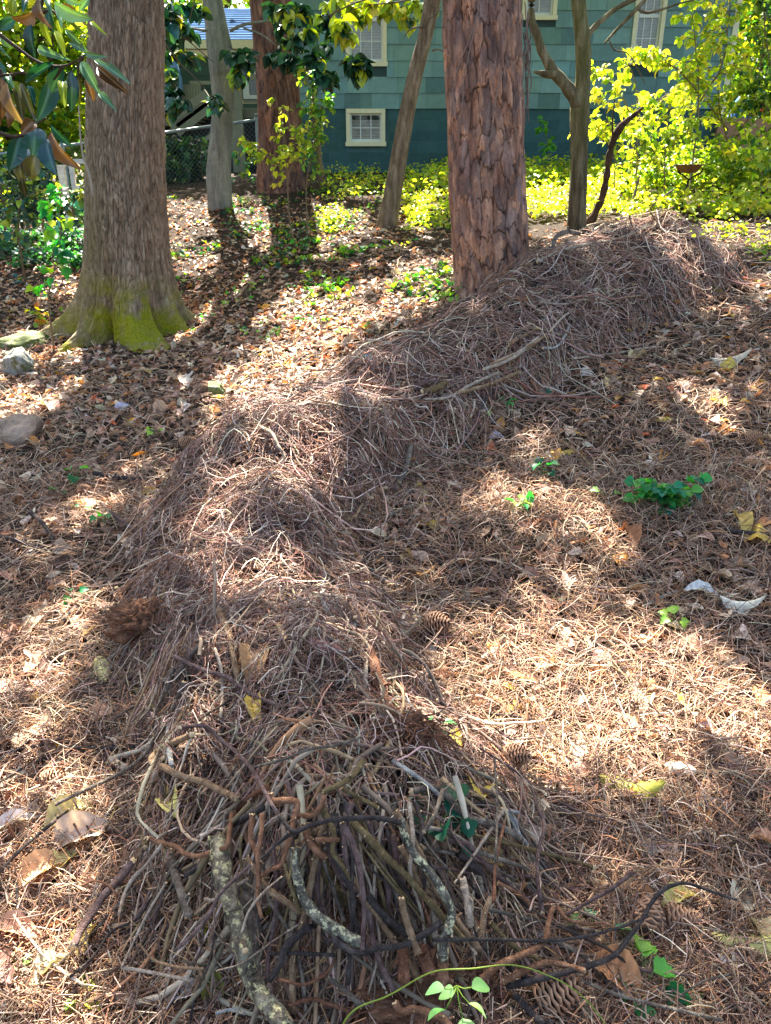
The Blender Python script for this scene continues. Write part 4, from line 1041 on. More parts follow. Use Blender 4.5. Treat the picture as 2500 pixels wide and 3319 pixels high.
# ------------------------------------------------------------------ needles, litter
def build_litter():
    rng = np.random.default_rng(5)
    off = lambda px, py, P: (pz(P[:, 0], P[:, 1]) < .10)
    parts = []
    pal = [(180, 144, 112), (162, 126, 98), (200, 168, 138), (142, 108, 84), (116, 88, 70), (216, 190, 162), (154, 124, 102), (96, 74, 60), (184, 132, 92)]
    for (n, y0, y1) in ((52000, 1500, 3750), (26000, 700, 1700)):
        def keep(px, py, P):
            # leafier on the upper left
            leafy = np.clip((1350 - py) / 350, 0, 1) * np.clip((1500 - px) / 400, 0, 1)
            return off(px, py, P) & (rng.random(len(px)) > leafy * .72) & (P[:, 1] < 9.0)
        P, px, py = sample_px(n, -400, 2900, y0, y1, rng, keep); n = len(P); dep = depth_of(P)
        L = rng.uniform(.06, .19, n); k = 5
        C = surf_paths(P, L, k, rng, .55, rng.uniform(0, 1, n) ** 4 * .035, rng.uniform(0, 1, n) ** 1.5 * .03 + .001)
        r = np.maximum(rng.uniform(.0008, .0015, n), .00034 * dep)
        V, Q, per = batch_tubes(C, np.repeat(r[:, None], k, 1), 3); parts.append((V, Q, np.repeat(pick(pal, n, rng, .22), per, 0)))
    V, Q, C = concat(parts); o = link('pine_needles', raw_mesh('pine_needles', V, Q, C, [M['needle']], True)); tag(o, 'carpet of fallen orange brown pine needles', None, None, 'stuff')
    # small twigs strewn about
    P, px, py = sample_px(5200, -400, 2900, 750, 3700, rng, lambda a, b, P: off(a, b, P) & (P[:, 1] < 10)); n = len(P); dep = depth_of(P)
    C = surf_paths(P, rng.uniform(.08, .4, n), 8, rng, .8, rng.uniform(0, 1, n) ** 3 * .03, rng.uniform(.002, .02, n), None, .001)
    r = np.maximum(rng.uniform(.0011, .0028, n), .00036 * dep)
    V, Q, per = batch_tubes(C, r[:, None] * np.linspace(1.1, .7, 8)[None], 4)
    o = link('fallen_twigs', raw_mesh('fallen_twigs', V, Q, np.repeat(pick([(128, 104, 92), (106, 84, 72), (150, 128, 112), (88, 66, 56)], n, rng, .2), per, 0), [M['twig']], True)); tag(o, 'thin broken twigs scattered over the needles', None, None, 'stuff')
    # crumbled dead leaves
    parts = []
    pal2 = [(180, 140, 112), (162, 122, 98), (194, 158, 130), (136, 102, 82), (202, 174, 150), (150, 114, 94), (114, 84, 68), (184, 146, 116), (188, 128, 84)]
    pal3 = [(214, 192, 162), (200, 176, 146), (220, 204, 178)]
    T = [leaf_template(kd, 6, 1, c, b, .06, s) for kd, c, b, s in (('ovate', .9, .3, 1), ('oak', .8, -.3, 2), ('ovate', -.7, .5, 3), ('maple', .5, .3, 4), ('long', 1.2, .4, 5))]
    def leafset(n, y0, y1, lo, hi, pal, keep, ymax):
        P, px, py = sample_px(n, -400, 2900, y0, y1, rng, lambda a, b, P: keep(a, b) & off(a, b, P) & (P[:, 1] < ymax))
        n = len(P); sel = rng.integers(0, len(T), n); dep = depth_of(P)
        size = rng.uniform(lo, hi, n); yaw = rng.uniform(0, 2 * PI, n); pitch = rng.normal(size=n) * .28 + .08; roll = rng.normal(size=n) * .4
        flip = rng.random(n) < .4; roll = np.where(flip, roll + PI, roll)
        P = P + np.stack([0 * yaw, 0 * yaw, rng.uniform(.004, .022, n)], -1)
        B = basis(yaw, pitch, roll); cols = pick(pal, n, rng, .2)
        P = P - B[:, :, 1] * (size * .5)[:, None]
        for q in range(len(T)):
            mm = sel == q
            if mm.any(): parts.append(batch_leaves(T[q], P[mm], B[mm], size[mm], cols[mm]))
    leafy = lambda a, b: rng.random(len(a)) < np.clip((1500 - b) / 400, .12, 1) * np.clip((1750 - a) / 500, .22, 1)
    leafset(40000, 640, 1750, .035, .085, pal2, leafy, 17)
    leafset(2600, 640, 1750, .05, .12, pal3, leafy, 13)
    leafset(1500, 1500, 3700, .04, .10, pal2, lambda a, b: a > -999, 9)
    leafset(500, 1500, 3700, .04, .10, pal3, lambda a, b: a > -999, 9)
    leafset(700, 640, 1500, .05, .1, [(214, 150, 60), (196, 96, 50), (210, 180, 80)], lambda a, b: rng.random(len(a)) < .5, 12)
    V, Q, C = concat(parts); o = link('leaf_litter', raw_mesh('leaf_litter', V, Q, C, [M['litter']], True)); tag(o, 'layer of small dead brown leaves covering the slope', None, None, 'stuff')
build_litter()

# ------------------------------------------------------------------ labels that single one thing out
USED = {}
LAND = [('the mottled log', 770, 2960), ('the lichen patched branch', 1080, 2980), ('the reddish root ball', 1300, 2420), ('the crumbling red clod', 470, 1990), ('the big olive yellow leaf', 2050, 2580),
        ('the pale blue stick', 850, 1960), ('the dark grooved post', 1250, 2220), ('the compound green seedling', 2140, 1600), ('the pine foot', 1590, 1000), ('the oak roots', 420, 1120), ('the tan flat rock', 60, 1400),
        ('the far end of the heap', 2100, 760), ('the big pine cone', 2130, 3030), ('the lone pale leaf', 2360, 1180), ('the lit needle patch', 1950, 2300), ('the pale log bundle', 1500, 1250), ('the orange root mass', 1330, 3200),
        ('the rounded mossed stone', 707, 1275), ('the light green weed', 1480, 3240), ('the dark hollow', 760, 2280), ('the wiry hump', 1000, 1500), ('the leaf strewn edge', 200, 2450), ('the sunlit crown of the heap', 1000, 1320),
        ('the leaning trunk', 1260, 760), ('the needle dip', 1650, 1780), ('the bottom corner litter', 2300, 3100), ('the near corner litter', 150, 3100), ('the leafy slope', 500, 1000), ('the lone dark stick', 400, 1540), ('the far bare slope', 2300, 1000), ('the deep needle shade', 2100, 1850), ('the long curving grey branch', 2050, 2950)]
def landmark(px, py, k=0):
    d = sorted(((px - a) ** 2 + (py - b) ** 2, n, a, b) for n, a, b in LAND)
    dd, n, a, b = d[k]
    if abs(px - a) > abs(py - b) * 1.3: rel = 'beside'
    else: rel = 'in front of' if py > b else 'behind'
    return rel + ' ' + n
SIZEW = ['', 'small', 'large', 'tiny', 'mid sized', 'very small', 'broad']
EXTRA = ['', 'slightly tilted', 'half buried', 'lying flat', 'turned aside', 'partly covered', 'well exposed', 'nearly level', 'askew']
def unique_label(desc, px, py, alts=()):
    for mode in range(9):
        for ex in [''] + list(alts):
            lab = f"{(ex + ' ') if ex else ''}{desc} {landmark(px, py, 0)}"
            if mode: lab += f", {['', 'toward', 'nearer', 'facing', 'short of', 'level with', 'past', 'out from', 'off'][mode]} " + landmark(px, py, 1 + (mode - 1) % 3).split(' ', 2 if landmark(px, py, 1 + (mode - 1) % 3).startswith('in front') else 1)[-1].replace('front of ', '').replace('of the', 'the')
            lab = ' '.join(lab.split()[:16])
            if lab not in USED: USED[lab] = 1; return lab
    return lab

# ------------------------------------------------------------------ sticks traced one by one
ST = {}
ST['grey'] = mat_stick('grey_bark', [(.3, srgb(58, 50, 44)), (.5, srgb(112, 100, 88)), (.72, srgb(172, 160, 142))], 34)
ST['dark'] = mat_stick('dark_bark', [(.3, srgb(38, 33, 32)), (.55, srgb(78, 70, 66)), (.8, srgb(130, 118, 110))], 34)
ST['tan'] = mat_stick('tan_bark', [(.3, srgb(96, 74, 54)), (.55, srgb(152, 124, 96)), (.8, srgb(200, 174, 142))], 34)
ST['olive'] = mat_stick('olive_bark', [(.3, srgb(76, 64, 42)), (.55, srgb(124, 106, 74)), (.8, srgb(170, 152, 116))], 34)
ST['orange'] = mat_stick('orange_vine_bark', [(.3, srgb(92, 62, 44)), (.55, srgb(146, 106, 80)), (.8, srgb(192, 150, 118))], 34)
ST['mottled'] = mat_stick('mottled_bark', [(.34, srgb(48, 42, 36)), (.5, srgb(108, 98, 82)), (.66, srgb(172, 162, 138))], 22, spots=srgb(184, 176, 130))
ST['lichen'] = mat_stick('lichen_bark', [(.34, srgb(48, 44, 40)), (.5, srgb(102, 96, 84)), (.66, srgb(162, 154, 132))], 26, spots=srgb(204, 198, 156))
ST['pale'] = mat_stick('pale_bark', [(.3, srgb(124, 106, 90)), (.55, srgb(180, 162, 142)), (.8, srgb(220, 208, 192))], 34)
ST['purple'] = mat_stick('purple_brown_bark', [(.3, srgb(66, 50, 46)), (.55, srgb(118, 96, 90)), (.8, srgb(164, 142, 132))], 34)
ST['red'] = mat_stick('reddish_root_bark', [(.3, srgb(84, 54, 40)), (.55, srgb(132, 92, 70)), (.8, srgb(174, 128, 100))], 34)
ST['blue'] = mat_stick('bluish_lichen_bark', [(.3, srgb(84, 84, 82)), (.5, srgb(140, 142, 140)), (.72, srgb(200, 200, 194))], 26, spots=srgb(170, 152, 126))
CUT = mat_plain('cut_wood', srgb(206, 176, 132), .8, 40, .25)
CNAME = dict(grey='grey', dark='dark', tan='tan', olive='olive brown', orange='orange brown', mottled='mottled', lichen='lichen patched', pale='pale', purple='purplish brown', red='reddish', blue='pale bluish')
ZM = {'Z1': (0, 2100, 1.8146), 'Z2': (600, 2000, 1.851), 'Z3': (600, 2650, 1.851), 'Z4': (1500, 2100, 1.666), 'Z5': (0, 1100, 1.666), 'Z6': (800, 1100, 1.851), 'Z7': (1500, 1100, 1.666), 'Z8': (1600, 0, 1.843)}
STICKS = [
('Z3','mottled',[(205,150),(235,380),(300,600),(350,800),(400,980),(480,1090),(610,1260)],104,.05),
('Z3','grey',[(330,380),(400,560),(430,760),(470,960)],80,.0),
('Z3','tan',[(370,240),(430,330),(500,430),(600,500),(690,560)],36,.05),
('Z3','lichen',[(655,180),(665,330),(700,450),(760,560),(900,670),(1050,755)],(48,72),.06),
('Z3','orange',[(405,-20),(400,150),(430,220),(440,330),(435,480),(460,600)],(34,20),.06),
('Z3','orange',[(465,-20),(455,120),(440,230),(440,420)],(32,22),.075),
('Z3','orange',[(655,0),(630,120),(600,220),(570,290),(500,320),(465,350)],(34,24),.06),
('Z1','orange',[(870,1120),(950,1150),(1040,1170),(1090,1210),(1160,1225),(1250,1200),(1330,1170),(1350,1080),(1370,960)],(26,30),.07),
('Z3','orange',[(720,40),(740,130),(780,190),(840,245)],(48,38),.05),
('Z3','orange',[(785,132),(850,132),(920,130)],26,.05),
('Z3','tan',[(790,70),(860,170),(950,290),(1040,420),(1055,480)],32,.03),
('Z3','tan',[(1060,480),(1130,560),(1190,650),(1270,760),(1420,980)],35,.03),
('Z3','olive',[(1000,20),(1120,140),(1220,250),(1320,340),(1400,430),(1480,520),(1560,610),(1680,740)],(42,36),.05),
('Z3','grey',[(1130,170),(1190,290),(1240,390),(1310,540),(1400,680)],26,.03),
('Z3','lichen',[(1300,10),(1320,110),(1370,210),(1480,340),(1550,450),(1600,570),(1570,680),(1545,760),(1550,840)],(40,58),.07),
('Z3','purple',[(940,30),(1000,140),(1040,260),(1060,400),(1075,560),(1070,690),(1065,790)],(36,24),.08),
('Z3','dark',[(880,720),(960,780),(1060,810),(1160,780),(1290,770),(1400,720),(1530,630)],36,.07),
('Z3','dark',[(1090,465),(1160,550),(1250,640),(1330,700)],46,.03),
('Z3','tan',[(1300,480),(1310,560),(1350,680),(1400,810)],(38,44),.07),
('Z3','pale',[(1495,560),(1500,650),(1490,760)],36,.04),
('Z3','red',[(1300,790),(1310,880),(1320,980)],66,.05),
('Z3','red',[(1420,790),(1450,870),(1470,950)],86,.05),
('Z3','orange',[(1540,810),(1545,900),(1535,1020)],76,.06),
('Z3','dark',[(570,-10),(650,80),(750,50),(850,20),(1000,5),(1150,0),(1290,30)],(26,30),.09),
('Z3','dark',[(650,90),(560,150),(460,250)],(22,16),.085),
('Z3','pale',[(580,355),(470,450),(380,570),(340,690)],(10,14),.09),
('Z3','grey',[(190,920),(330,880),(450,800),(560,720),(700,630)],10,.1),
('Z3','purple',[(400,280),(300,370),(210,460),(150,570),(60,690),(-40,780)],(18,24),.085),
('Z3','olive',[(695,100),(650,210),(625,370)],9,.08),
('Z3','purple',[(530,180),(545,330),(550,500),(530,660),(500,850),(490,980)],26,.03),
('Z3','olive',[(600,280),(630,400),(670,500),(690,570)],24,.06),
('Z3','dark',[(720,290),(770,400),(770,500)],16,.03),
('Z3','olive',[(820,250),(860,350),(920,450),(965,530)],72,.0),
('Z3','blue',[(940,70),(960,160),(960,260),(1000,370)],34,.0),
('Z3','dark',[(750,650),(640,740),(590,800),(570,880),(510,970)],(48,36),.05),
('Z3','dark',[(510,815),(700,815),(900,825)],20,.04),
('Z3','red',[(560,970),(720,1000),(850,930),(900,850)],15,.05),
('Z3','grey',[(860,960),(960,1040),(1060,1130)],30,.05),
('Z3','red',[(620,1130),(760,1090),(900,1130),(1000,1165)],22,.04),
('Z3','orange',[(1260,1110),(1290,1160),(1380,1150),(1470,1170),(1560,1215),(1600,1260)],40,.07),
('Z4','orange',[(100,1790),(200,1710),(310,1660),(400,1620),(450,1570),(465,1480),(490,1390)],(34,26),.08),
('Z4','orange',[(220,1800),(340,1740),(440,1700),(540,1710),(660,1742)],(34,26),.07),
('Z4','dark',[(240,1825),(400,1790),(560,1750),(700,1710),(830,1650),(890,1570),(960,1480),(1010,1390),(1090,1300),(1190,1270),(1330,1310),(1480,1360)],(36,14),.06),
('Z4','dark',[(-160,1575),(200,1575),(480,1580),(700,1550),(860,1505),(1000,1450)],(18,14),.08),
('Z4','purple',[(550,1445),(680,1370),(800,1300),(920,1215)],(16,24),.05),
('Z4','orange',[(190,1270),(300,1330),(370,1400),(390,1440)],22,.05),
('Z4','purple',[(90,540),(250,640),(360,730),(400,850),(440,960),(410,1090),(405,1250),(430,1430)],(10,22),.10),
('Z4','purple',[(360,740),(520,830),(650,890),(770,915)],12,.04),
('Z4','grey',[(170,600),(185,780),(185,950),(178,1160)],12,.12),
('Z4','red',[(225,950),(200,1060),(178,1180),(170,1370)],(12,18),.10),
('Z4','blue',[(215,880),(270,930),(300,1010),(350,1065)],(54,26),.02),
('Z4','olive',[(60,1010),(300,1070),(480,1120),(710,1185)],22,.03),
('Z4','dark',[(-20,1110),(60,1180),(90,1200)],44,.03),
('Z4','grey',[(140,1410),(300,1450),(560,1500),(720,1530)],20,.03),
('Z4','olive',[(150,1480),(250,1590),(400,1680),(540,1750)],26,.02),
('Z4','grey',[(380,1530),(520,1600),(640,1650),(740,1760),(870,1870)],(34,28),.02),
('Z4','orange',[(510,1400),(560,1460),(660,1490),(780,1490),(830,1520)],(22,12),.06),
('Z4','pale',[(0,1250),(20,1350),(40,1500)],42,.04),
('Z4','tan',[(150,1350),(120,1430),(100,1560)],30,.05),
('Z4','purple',[(860,1640),(950,1730),(1100,1750),(1260,1775)],(22,14),.03),
('Z4','grey',[(1170,1880),(1300,1800),(1450,1760)],10,.04),
('Z4','dark',[(280,1870),(360,1960),(440,2031)],34,.03),
('Z4','grey',[(620,1790),(860,1880),(1100,1940),(1400,2010)],18,.04),
('Z1','purple',[(785,1250),(700,1360),(620,1450),(540,1560),(480,1650),(430,1760)],(44,48),.07),
('Z1','pale',[(950,1160),(850,1290),(780,1360),(740,1430),(700,1570)],20,.09),
('Z1','grey',[(1085,200),(1010,370),(920,530),(840,640),(740,720),(600,790),(430,870),(330,920)],(28,22),.09),
('Z1','tan',[(1130,510),(1000,570),(910,630),(890,670),(960,700),(1080,760),(1200,790),(1300,840),(1390,885)],36,.08),
('Z1','olive',[(655,60),(700,150),(770,220),(850,300),(920,360)],(26,36),.04),
('Z1','pale',[(965,390),(958,520),(960,650)],26,.05),
('Z1','blue',[(1000,380),(990,540),(1010,700)],32,.05),
('Z1','pale',[(660,655),(740,712)],44,.06),
('Z1','dark',[(370,580),(470,590),(600,590),(790,583)],24,.05),
('Z1','dark',[(40,610),(200,580),(350,545)],22,.04),
('Z1','dark',[(450,590),(330,680),(240,770)],24,.03),
('Z1','dark',[(0,790),(150,700),(300,630),(450,565)],14,.05),
('Z1','dark',[(-20,1340),(130,1180),(260,1070),(400,960)],18,.05),
('Z1','pale',[(80,1570),(170,1700),(260,1810),(340,1880),(500,1990)],(14,20),.03),
('Z1','olive',[(840,760),(850,900),(830,1050),(855,1170)],36,.03),
('Z1','dark',[(800,850),(795,980),(780,1120)],66,.0),
('Z1','grey',[(990,1190),(1030,1330),(1070,1450),(1115,1580)],52,.03),
('Z1','pale',[(980,1380),(870,1560),(800,1700),(715,1880)],14,.06),
('Z1','pale',[(720,1880),(900,1910),(1120,1955)],18,.05),
('Z1','tan',[(820,1740),(900,1830),(1010,1870),(1200,1890)],14,.06),
('Z1','blue',[(1270,2150),(1350,2130),(1440,2150)],18,.05),
('Z1','grey',[(1020,110),(980,250),(930,350)],20,.06),
('Z1','purple',[(890,-20),(1050,60),(1200,130),(1330,170),(1480,270),(1630,335)],(22,26),.08),
('Z1','purple',[(1060,470),(1200,460),(1300,540),(1420,640),(1520,770),(1570,870),(1630,970)],22,.10),
('Z1','dark',[(100,1400),(110,1500),(160,1570)],18,.03),
('Z1','red',[(480,1400),(560,1370),(640,1400),(680,1450),(650,1560),(600,1680)],10,.08),
('Z2','dark',[(830,20),(930,90),(1050,130),(1150,180),(1260,230),(1370,275)],(28,36),.07),
('Z2','red',[(1080,160),(1130,260),(1160,400),(1200,500),(1235,590)],(56,74),.05),
('Z2','pale',[(1020,0),(1010,120),(985,210)],24,.06),
('Z2','pale',[(1088,60),(1085,300),(1080,430)],26,.05),
('Z2','dark',[(940,90),(1020,200),(1060,260),(1130,345)],22,.05),
('Z5','tan',[(1165,1430),(1200,1500),(1240,1600),(1260,1700),(1285,1840)],(38,32),.07),
('Z2','pale',[(190,160),(320,155),(375,205)],14,.07),
('Z2','pale',[(180,190),(215,300),(225,430),(215,600)],18,.08),
('Z2','grey',[(420,900),(600,850),(760,790),(900,770),(1055,720)],16,.08),
('Z2','olive',[(1065,865),(1010,950),(920,1010),(830,1050)],(36,28),.09),
('Z2','orange',[(835,1050),(820,1130),(760,1190),(680,1190)],28,.06),
('Z2','olive',[(940,1030),(1040,1080),(1160,1145)],24,.05),
('Z2','blue',[(1250,865),(1350,930),(1450,1000),(1540,1085)],(28,22),.05),
('Z2','grey',[(1545,1040),(1500,1180),(1435,1290)],24,.08),
('Z2','orange',[(510,1060),(520,1095),(600,1100),(670,1110),(665,1180),(640,1270)],36,.08),
('Z2','red',[(500,1015),(400,1075),(340,1120),(290,1190)],34,.05),
('Z2','pale',[(1210,380),(1260,355),(1300,345)],20,.05),
('Z2','purple',[(1290,590),(1420,500),(1520,420),(1610,340)],(10,16),.05),
('Z5','dark',[(510,722),(600,740),(700,750),(860,752)],24,.03),
('Z5','dark',[(145,915),(220,980),(270,1050),(290,1110),(200,1115),(110,1090),(-10,1060)],22,.02),
('Z5','purple',[(540,880),(620,950),(700,1010),(780,1060),(850,1110)],(16,24),.06),
('Z5','grey',[(655,1265),(560,1340),(480,1400),(400,1460),(335,1525)],(20,30),.06),
('Z5','orange',[(970,1175),(860,1220),(780,1280),(700,1340),(630,1390)],(66,44),.05),
('Z5','pale',[(735,1405),(742,1475)],24,.06),
('Z5','olive',[(895,1365),(860,1430),(830,1500)],38,.05),
('Z5','pale',[(785,1395),(785,1480)],22,.05),
('Z5','tan',[(815,1395),(812,1480)],20,.05),
('Z5','tan',[(355,1412),(500,1450),(660,1485)],(10,18),.08),
('Z5','orange',[(630,1340),(670,1420),(695,1480)],20,.08),
('Z5','pale',[(1395,1335),(1320,1380),(1250,1470),(1275,1560)],16,.07),
('Z5','purple',[(1560,1290),(1600,1360),(1630,1460),(1615,1680)],16,.07),
('Z5','pale',[(1390,465),(1470,510),(1500,570),(1535,640),(1490,690)],(22,14),.06),
('Z6','blue',[(465,1370),(462,1480),(455,1560),(490,1640),(575,1725)],(26,30),.06),
('Z6','tan',[(430,1600),(470,1640),(530,1670)],24,.06),
('Z6','tan',[(580,1085),(640,1070),(695,985)],(24,16),.05),
('Z6','grey',[(985,630),(960,760),(915,860)],32,.04),
('Z6','pale',[(1060,362),(1200,350),(1350,270),(1510,200)],18,.05),
('Z6','olive',[(1050,315),(1110,305),(1190,265)],36,.05),
('Z6','pale',[(1680,55),(1560,130),(1420,180)],20,.06),
('Z6','purple',[(1000,300),(1080,255),(1150,240)],22,.05),
('Z6','tan',[(600,1185),(450,1090),(320,1005)],13,.08),
('Z6','purple',[(375,985),(480,920),(560,830),(590,765)],15,.06),
('Z6','grey',[(840,1065),(930,1020),(1000,1000)],26,.04),
('Z6','dark',[(1390,420),(1440,350),(1490,300)],20,.04),
('Z6','pale',[(1366,360),(1362,420),(1345,465)],14,.05),
('Z7','pale',[(180,122),(300,70),(410,-10)],16,.05),
('Z7','tan',[(-30,292),(150,240),(310,175)],20,.05),
('Z7','tan',[(700,690),(620,610),(530,545)],(12,18),.03),
('Z7','dark',[(1660,1050),(1540,1045),(1410,1028)],22,.03),
('Z7','tan',[(200,1200),(340,1170),(470,1060)],13,.03),
('Z7','blue',[(975,1445),(1080,1390),(1160,1358)],20,.03),
('Z7','purple',[(980,1500),(1150,1610),(1310,1745)],12,.04),
('Z7','tan',[(480,1530),(700,1550),(850,1480),(1000,1410)],12,.03),
('Z7','dark',[(1390,1370),(1400,1430),(1450,1510)],18,.04),
('Z7','pale',[(590,105),(760,85),(1040,40)],12,.03),
('Z8','pale',[(260,1565),(400,1500),(560,1460),(730,1430)],(22,14),.05),
('Z8','grey',[(872,1055),(845,1150),(810,1285)],(9,12),.06),
('Z8','grey',[(1072,1135),(980,1200),(875,1310)],(8,12),.06),
('Z8','pale',[(500,1392),(560,1350),(620,1335)],13,.06),
('Z8','pale',[(570,1400),(640,1350),(720,1320)],15,.07),
('Z8','tan',[(0,1662),(130,1595),(230,1575)],9,.06),
('Z8','pale',[(340,1975),(410,1900),(475,1850)],14,.06),
('Z8','tan',[(90,2055),(200,2000),(290,1945)],20,.05),
('Z8','tan',[(-10,2175),(150,2110),(310,2005)],18,.06),
('Z8','blue',[(295,2080),(370,2075),(420,2020),(455,1940)],14,.05),
('Z8','grey',[(345,1510),(380,1410),(440,1385),(520,1398)],18,.06),
('Z8','tan',[(670,1835),(780,1780),(895,1765)],10,.05),
('Z8','grey',[(920,1880),(910,1960),(880,2000)],12,.05),
]
def geo_words(pts, w):
    p = np.array(pts, float); L = np.linalg.norm(np.diff(p, axis=0), axis=1).sum(); ch = np.linalg.norm(p[-1] - p[0])
    sh = 'straight' if ch / L > .985 else ('slightly bent' if ch / L > .95 else ('curving' if ch / L > .8 else 'hooked'))
    th = 'thread thin' if w < 8 else 'slim' if w < 14 else 'finger thick' if w < 26 else 'stout'
    d = p[-1] - p[0]; a = abs(math.degrees(math.atan2(d[1], d[0]))); a = min(a, 180 - a)
    ori = 'lying level' if a < 20 else 'slanting' if a < 55 else 'pointing at the viewer'
    return th, sh, ori, ('short' if L < 120 else 'long' if L > 420 else '')
def add_stick(pxy, wpx, kind, lift, rng, sides=10, group='sticks laid on the brush pile', name='stick', path3=None):
    p = spline(pxy, max(10, min(60, int(len(pxy) * 8)))); k = len(p)
    P, ok = hit(p[:, 0], p[:, 1])
    if not ok.all(): return None
    dep = depth_of(P)
    # smooth the depth along the stick (stiff wood) and raise it above the heap
    t = np.linspace(0, 1, k); deg = 3 if k > 8 else 1
    upright = p[:, 1].max() < 820 and dep.max() / dep.min() > 1.12
    q = np.polyval(np.polyfit(t, 1 / dep, deg), t); dsm = 1 / np.clip(q, (1 / dep).min(), (1 / dep).max()); dsm = dsm * .7 + np.minimum(dsm, dep) * .3
    w = np.interp(t, [0, 1], wpx) if isinstance(wpx, (tuple, list)) else np.full(k, float(wpx))
    r = w / 2 / FPX * dsm
    if upright: dsm = np.full(k, dep.min() * 1.0)
    near_face = np.clip((1.95 - P[:, 1]) / .5, 0, 1)
    far_up = np.clip((P[:, 1] - 2.8) / .6, 0, 1) * .045
    dsm = np.minimum(dsm, dep + .01) - far_up - lift * (.8 + .5 * near_face) - .028 * near_face - r * .3
    dirs = rays(p[:, 0], p[:, 1]); dd = dirs[:, 1] * CP - dirs[:, 2] * SP
    C = CAM + dirs * (dsm / dd)[:, None]
    seed = int(rng.integers(1e6)); r = r * (1 + .16 * (fbm(t * k * .35, seed * .37, seed=3) - .5) * 2)
    if rng.random() < .6:
        kk = rng.integers(2, k - 2); r = r * (1 + .22 * np.exp(-((np.arange(k) - kk) / 1.2) ** 2))
    V, Q, T = tube_arrays(C, r, sides, True)
    e = (np.arange(sides) * 2.4 + seed) % 5 / 5 - .4; tg = (C[-1] - C[-2]); tg = tg / (np.linalg.norm(tg) + 1e-9)
    V[(k - 1) * sides:k * sides] += tg * (e * r[-1] * 1.3)[:, None]; V[:sides] -= tg * (e * r[0])[:, None]
    if np.mean(w) > 9:
        for q in range(int(rng.integers(1, 4))):
            ii = int(rng.integers(2, k - 2)); dv = rng.normal(size=3); tt = C[ii + 1] - C[ii]; tt /= np.linalg.norm(tt); dv -= tt * (dv @ tt) * .4; dv[2] = abs(dv[2]); dv /= np.linalg.norm(dv)
            ln = r[ii] * rng.uniform(1.3, 3.2); v2, q2, t2 = tube_arrays(np.array([C[ii], C[ii] + dv * ln * .6, C[ii] + dv * ln + tt * ln * .25]), np.array([.5, .36, .28]) * r[ii], 6, True)
            Q = np.r_[Q, q2 + len(V)]; T = list(T) + [tuple(np.array(x) + len(V)) for x in t2]; V = np.r_[V, v2]
    V = V + (np.mean(r) * .45) * (np.stack([fbm(V[:, 0] / np.mean(r) * .45, V[:, 1] / np.mean(r) * .45, V[:, 2] / np.mean(r) * .45, seed % 97 + i) for i in range(3)], -1) - .5)
    mid = C[k // 2]; ti = np.r_[np.zeros(len(Q), int), np.ones(len(T), int)]
    me = raw_mesh(name, V - mid, Q, None, [ST[kind], CUT if kind not in ('dark', 'red') else ST[kind]], True, T, ti)
    o = link(name, me, None, mid)
    m = p[k // 2]; th, sh, ori, ln = geo_words(p, float(np.mean(w)))
    lab = unique_label(' '.join(f"{ln} {th} {sh} {CNAME[kind]} {'log' if np.mean(w) > 45 else 'stick'} {ori}".split()), m[0], m[1])
    tag(o, lab, 'log' if np.mean(w) > 45 else 'stick', group); return o
_r = np.random.default_rng(99)
for (z, kind, pts, w, lift) in STICKS:
    ox, oy, s = ZM[z]; pxy = [(ox + a / s, oy + b / s) for a, b in pts]
    w = tuple(q / s for q in w) if isinstance(w, tuple) else w / s
    add_stick(pxy, w, kind, lift, _r, name='log' if np.mean(w) > 45 else 'stick')
# further loose sticks: a fan of thin ones spreading from the near end, and strays over the heap
def more_sticks():
    r = np.random.default_rng(123); kinds = ['grey', 'purple', 'tan', 'olive', 'dark', 'pale', 'grey', 'purple']
    for i in range(54):                                   # fan under the crossing branches
        a = r.uniform(-.35, 1.0); x0 = 1000 + 420 * a + r.normal() * 60; y0 = 2640 + r.normal() * 70; L = r.uniform(260, 620); an = math.radians(90 - 54 * a + r.normal() * 17)
        pts = [(x0 + math.cos(an) * L * q + r.normal() * 15, y0 + math.sin(an) * L * q + r.normal() * 13) for q in np.linspace(0, 1, 5)]
        add_stick(pts, tuple(np.array([1.0, r.uniform(.5, .9)]) * r.choice([6, 8, 11, 15, 22])), kinds[r.integers(8)], r.uniform(.0, .05), r, 8)
    for i in range(70):                                   # near left side, hanging down the flank
        x0 = r.uniform(330, 800); y0 = r.uniform(2000, 3050); L = r.uniform(140, 480); an = math.radians(r.normal() * 30 + 115)
        pts = [(x0 + math.cos(an) * L * q + r.normal() * 8, y0 + math.sin(an) * L * q + r.normal() * 8) for q in np.linspace(0, 1, 5)]
        add_stick(pts, (r.uniform(5, 12), r.uniform(4, 10)), kinds[r.integers(8)], r.uniform(0, .04), r, 6)
    for i in range(60):                                   # strays
        t = r.random(); c = RIDGE[0, :2] + 0; s = t * (len(RIDGE) - 1); j = min(int(s), len(RIDGE) - 2); c = RIDGE[j, :2] + (RIDGE[j + 1, :2] - RIDGE[j, :2]) * (s - j)
        x, y = c + r.normal(size=2) * .3; px, py, d = proj(np.array([x, y, sz(x, y)])); L = r.uniform(120, 420) * 2.4 / d; an = r.uniform(0, PI)
        cv = r.normal() * .3; pts = [(px + math.cos(an + cv * q) * L * (q - .5), py + math.sin(an + cv * q) * L * (q - .5) * .6) for q in np.linspace(0, 1, 5)]
        add_stick(pts, tuple(np.array([r.uniform(5, 11), r.uniform(4, 8)]) * 2.4 / d), kinds[r.integers(8)], r.uniform(.01, .06), r, 6)
more_sticks()

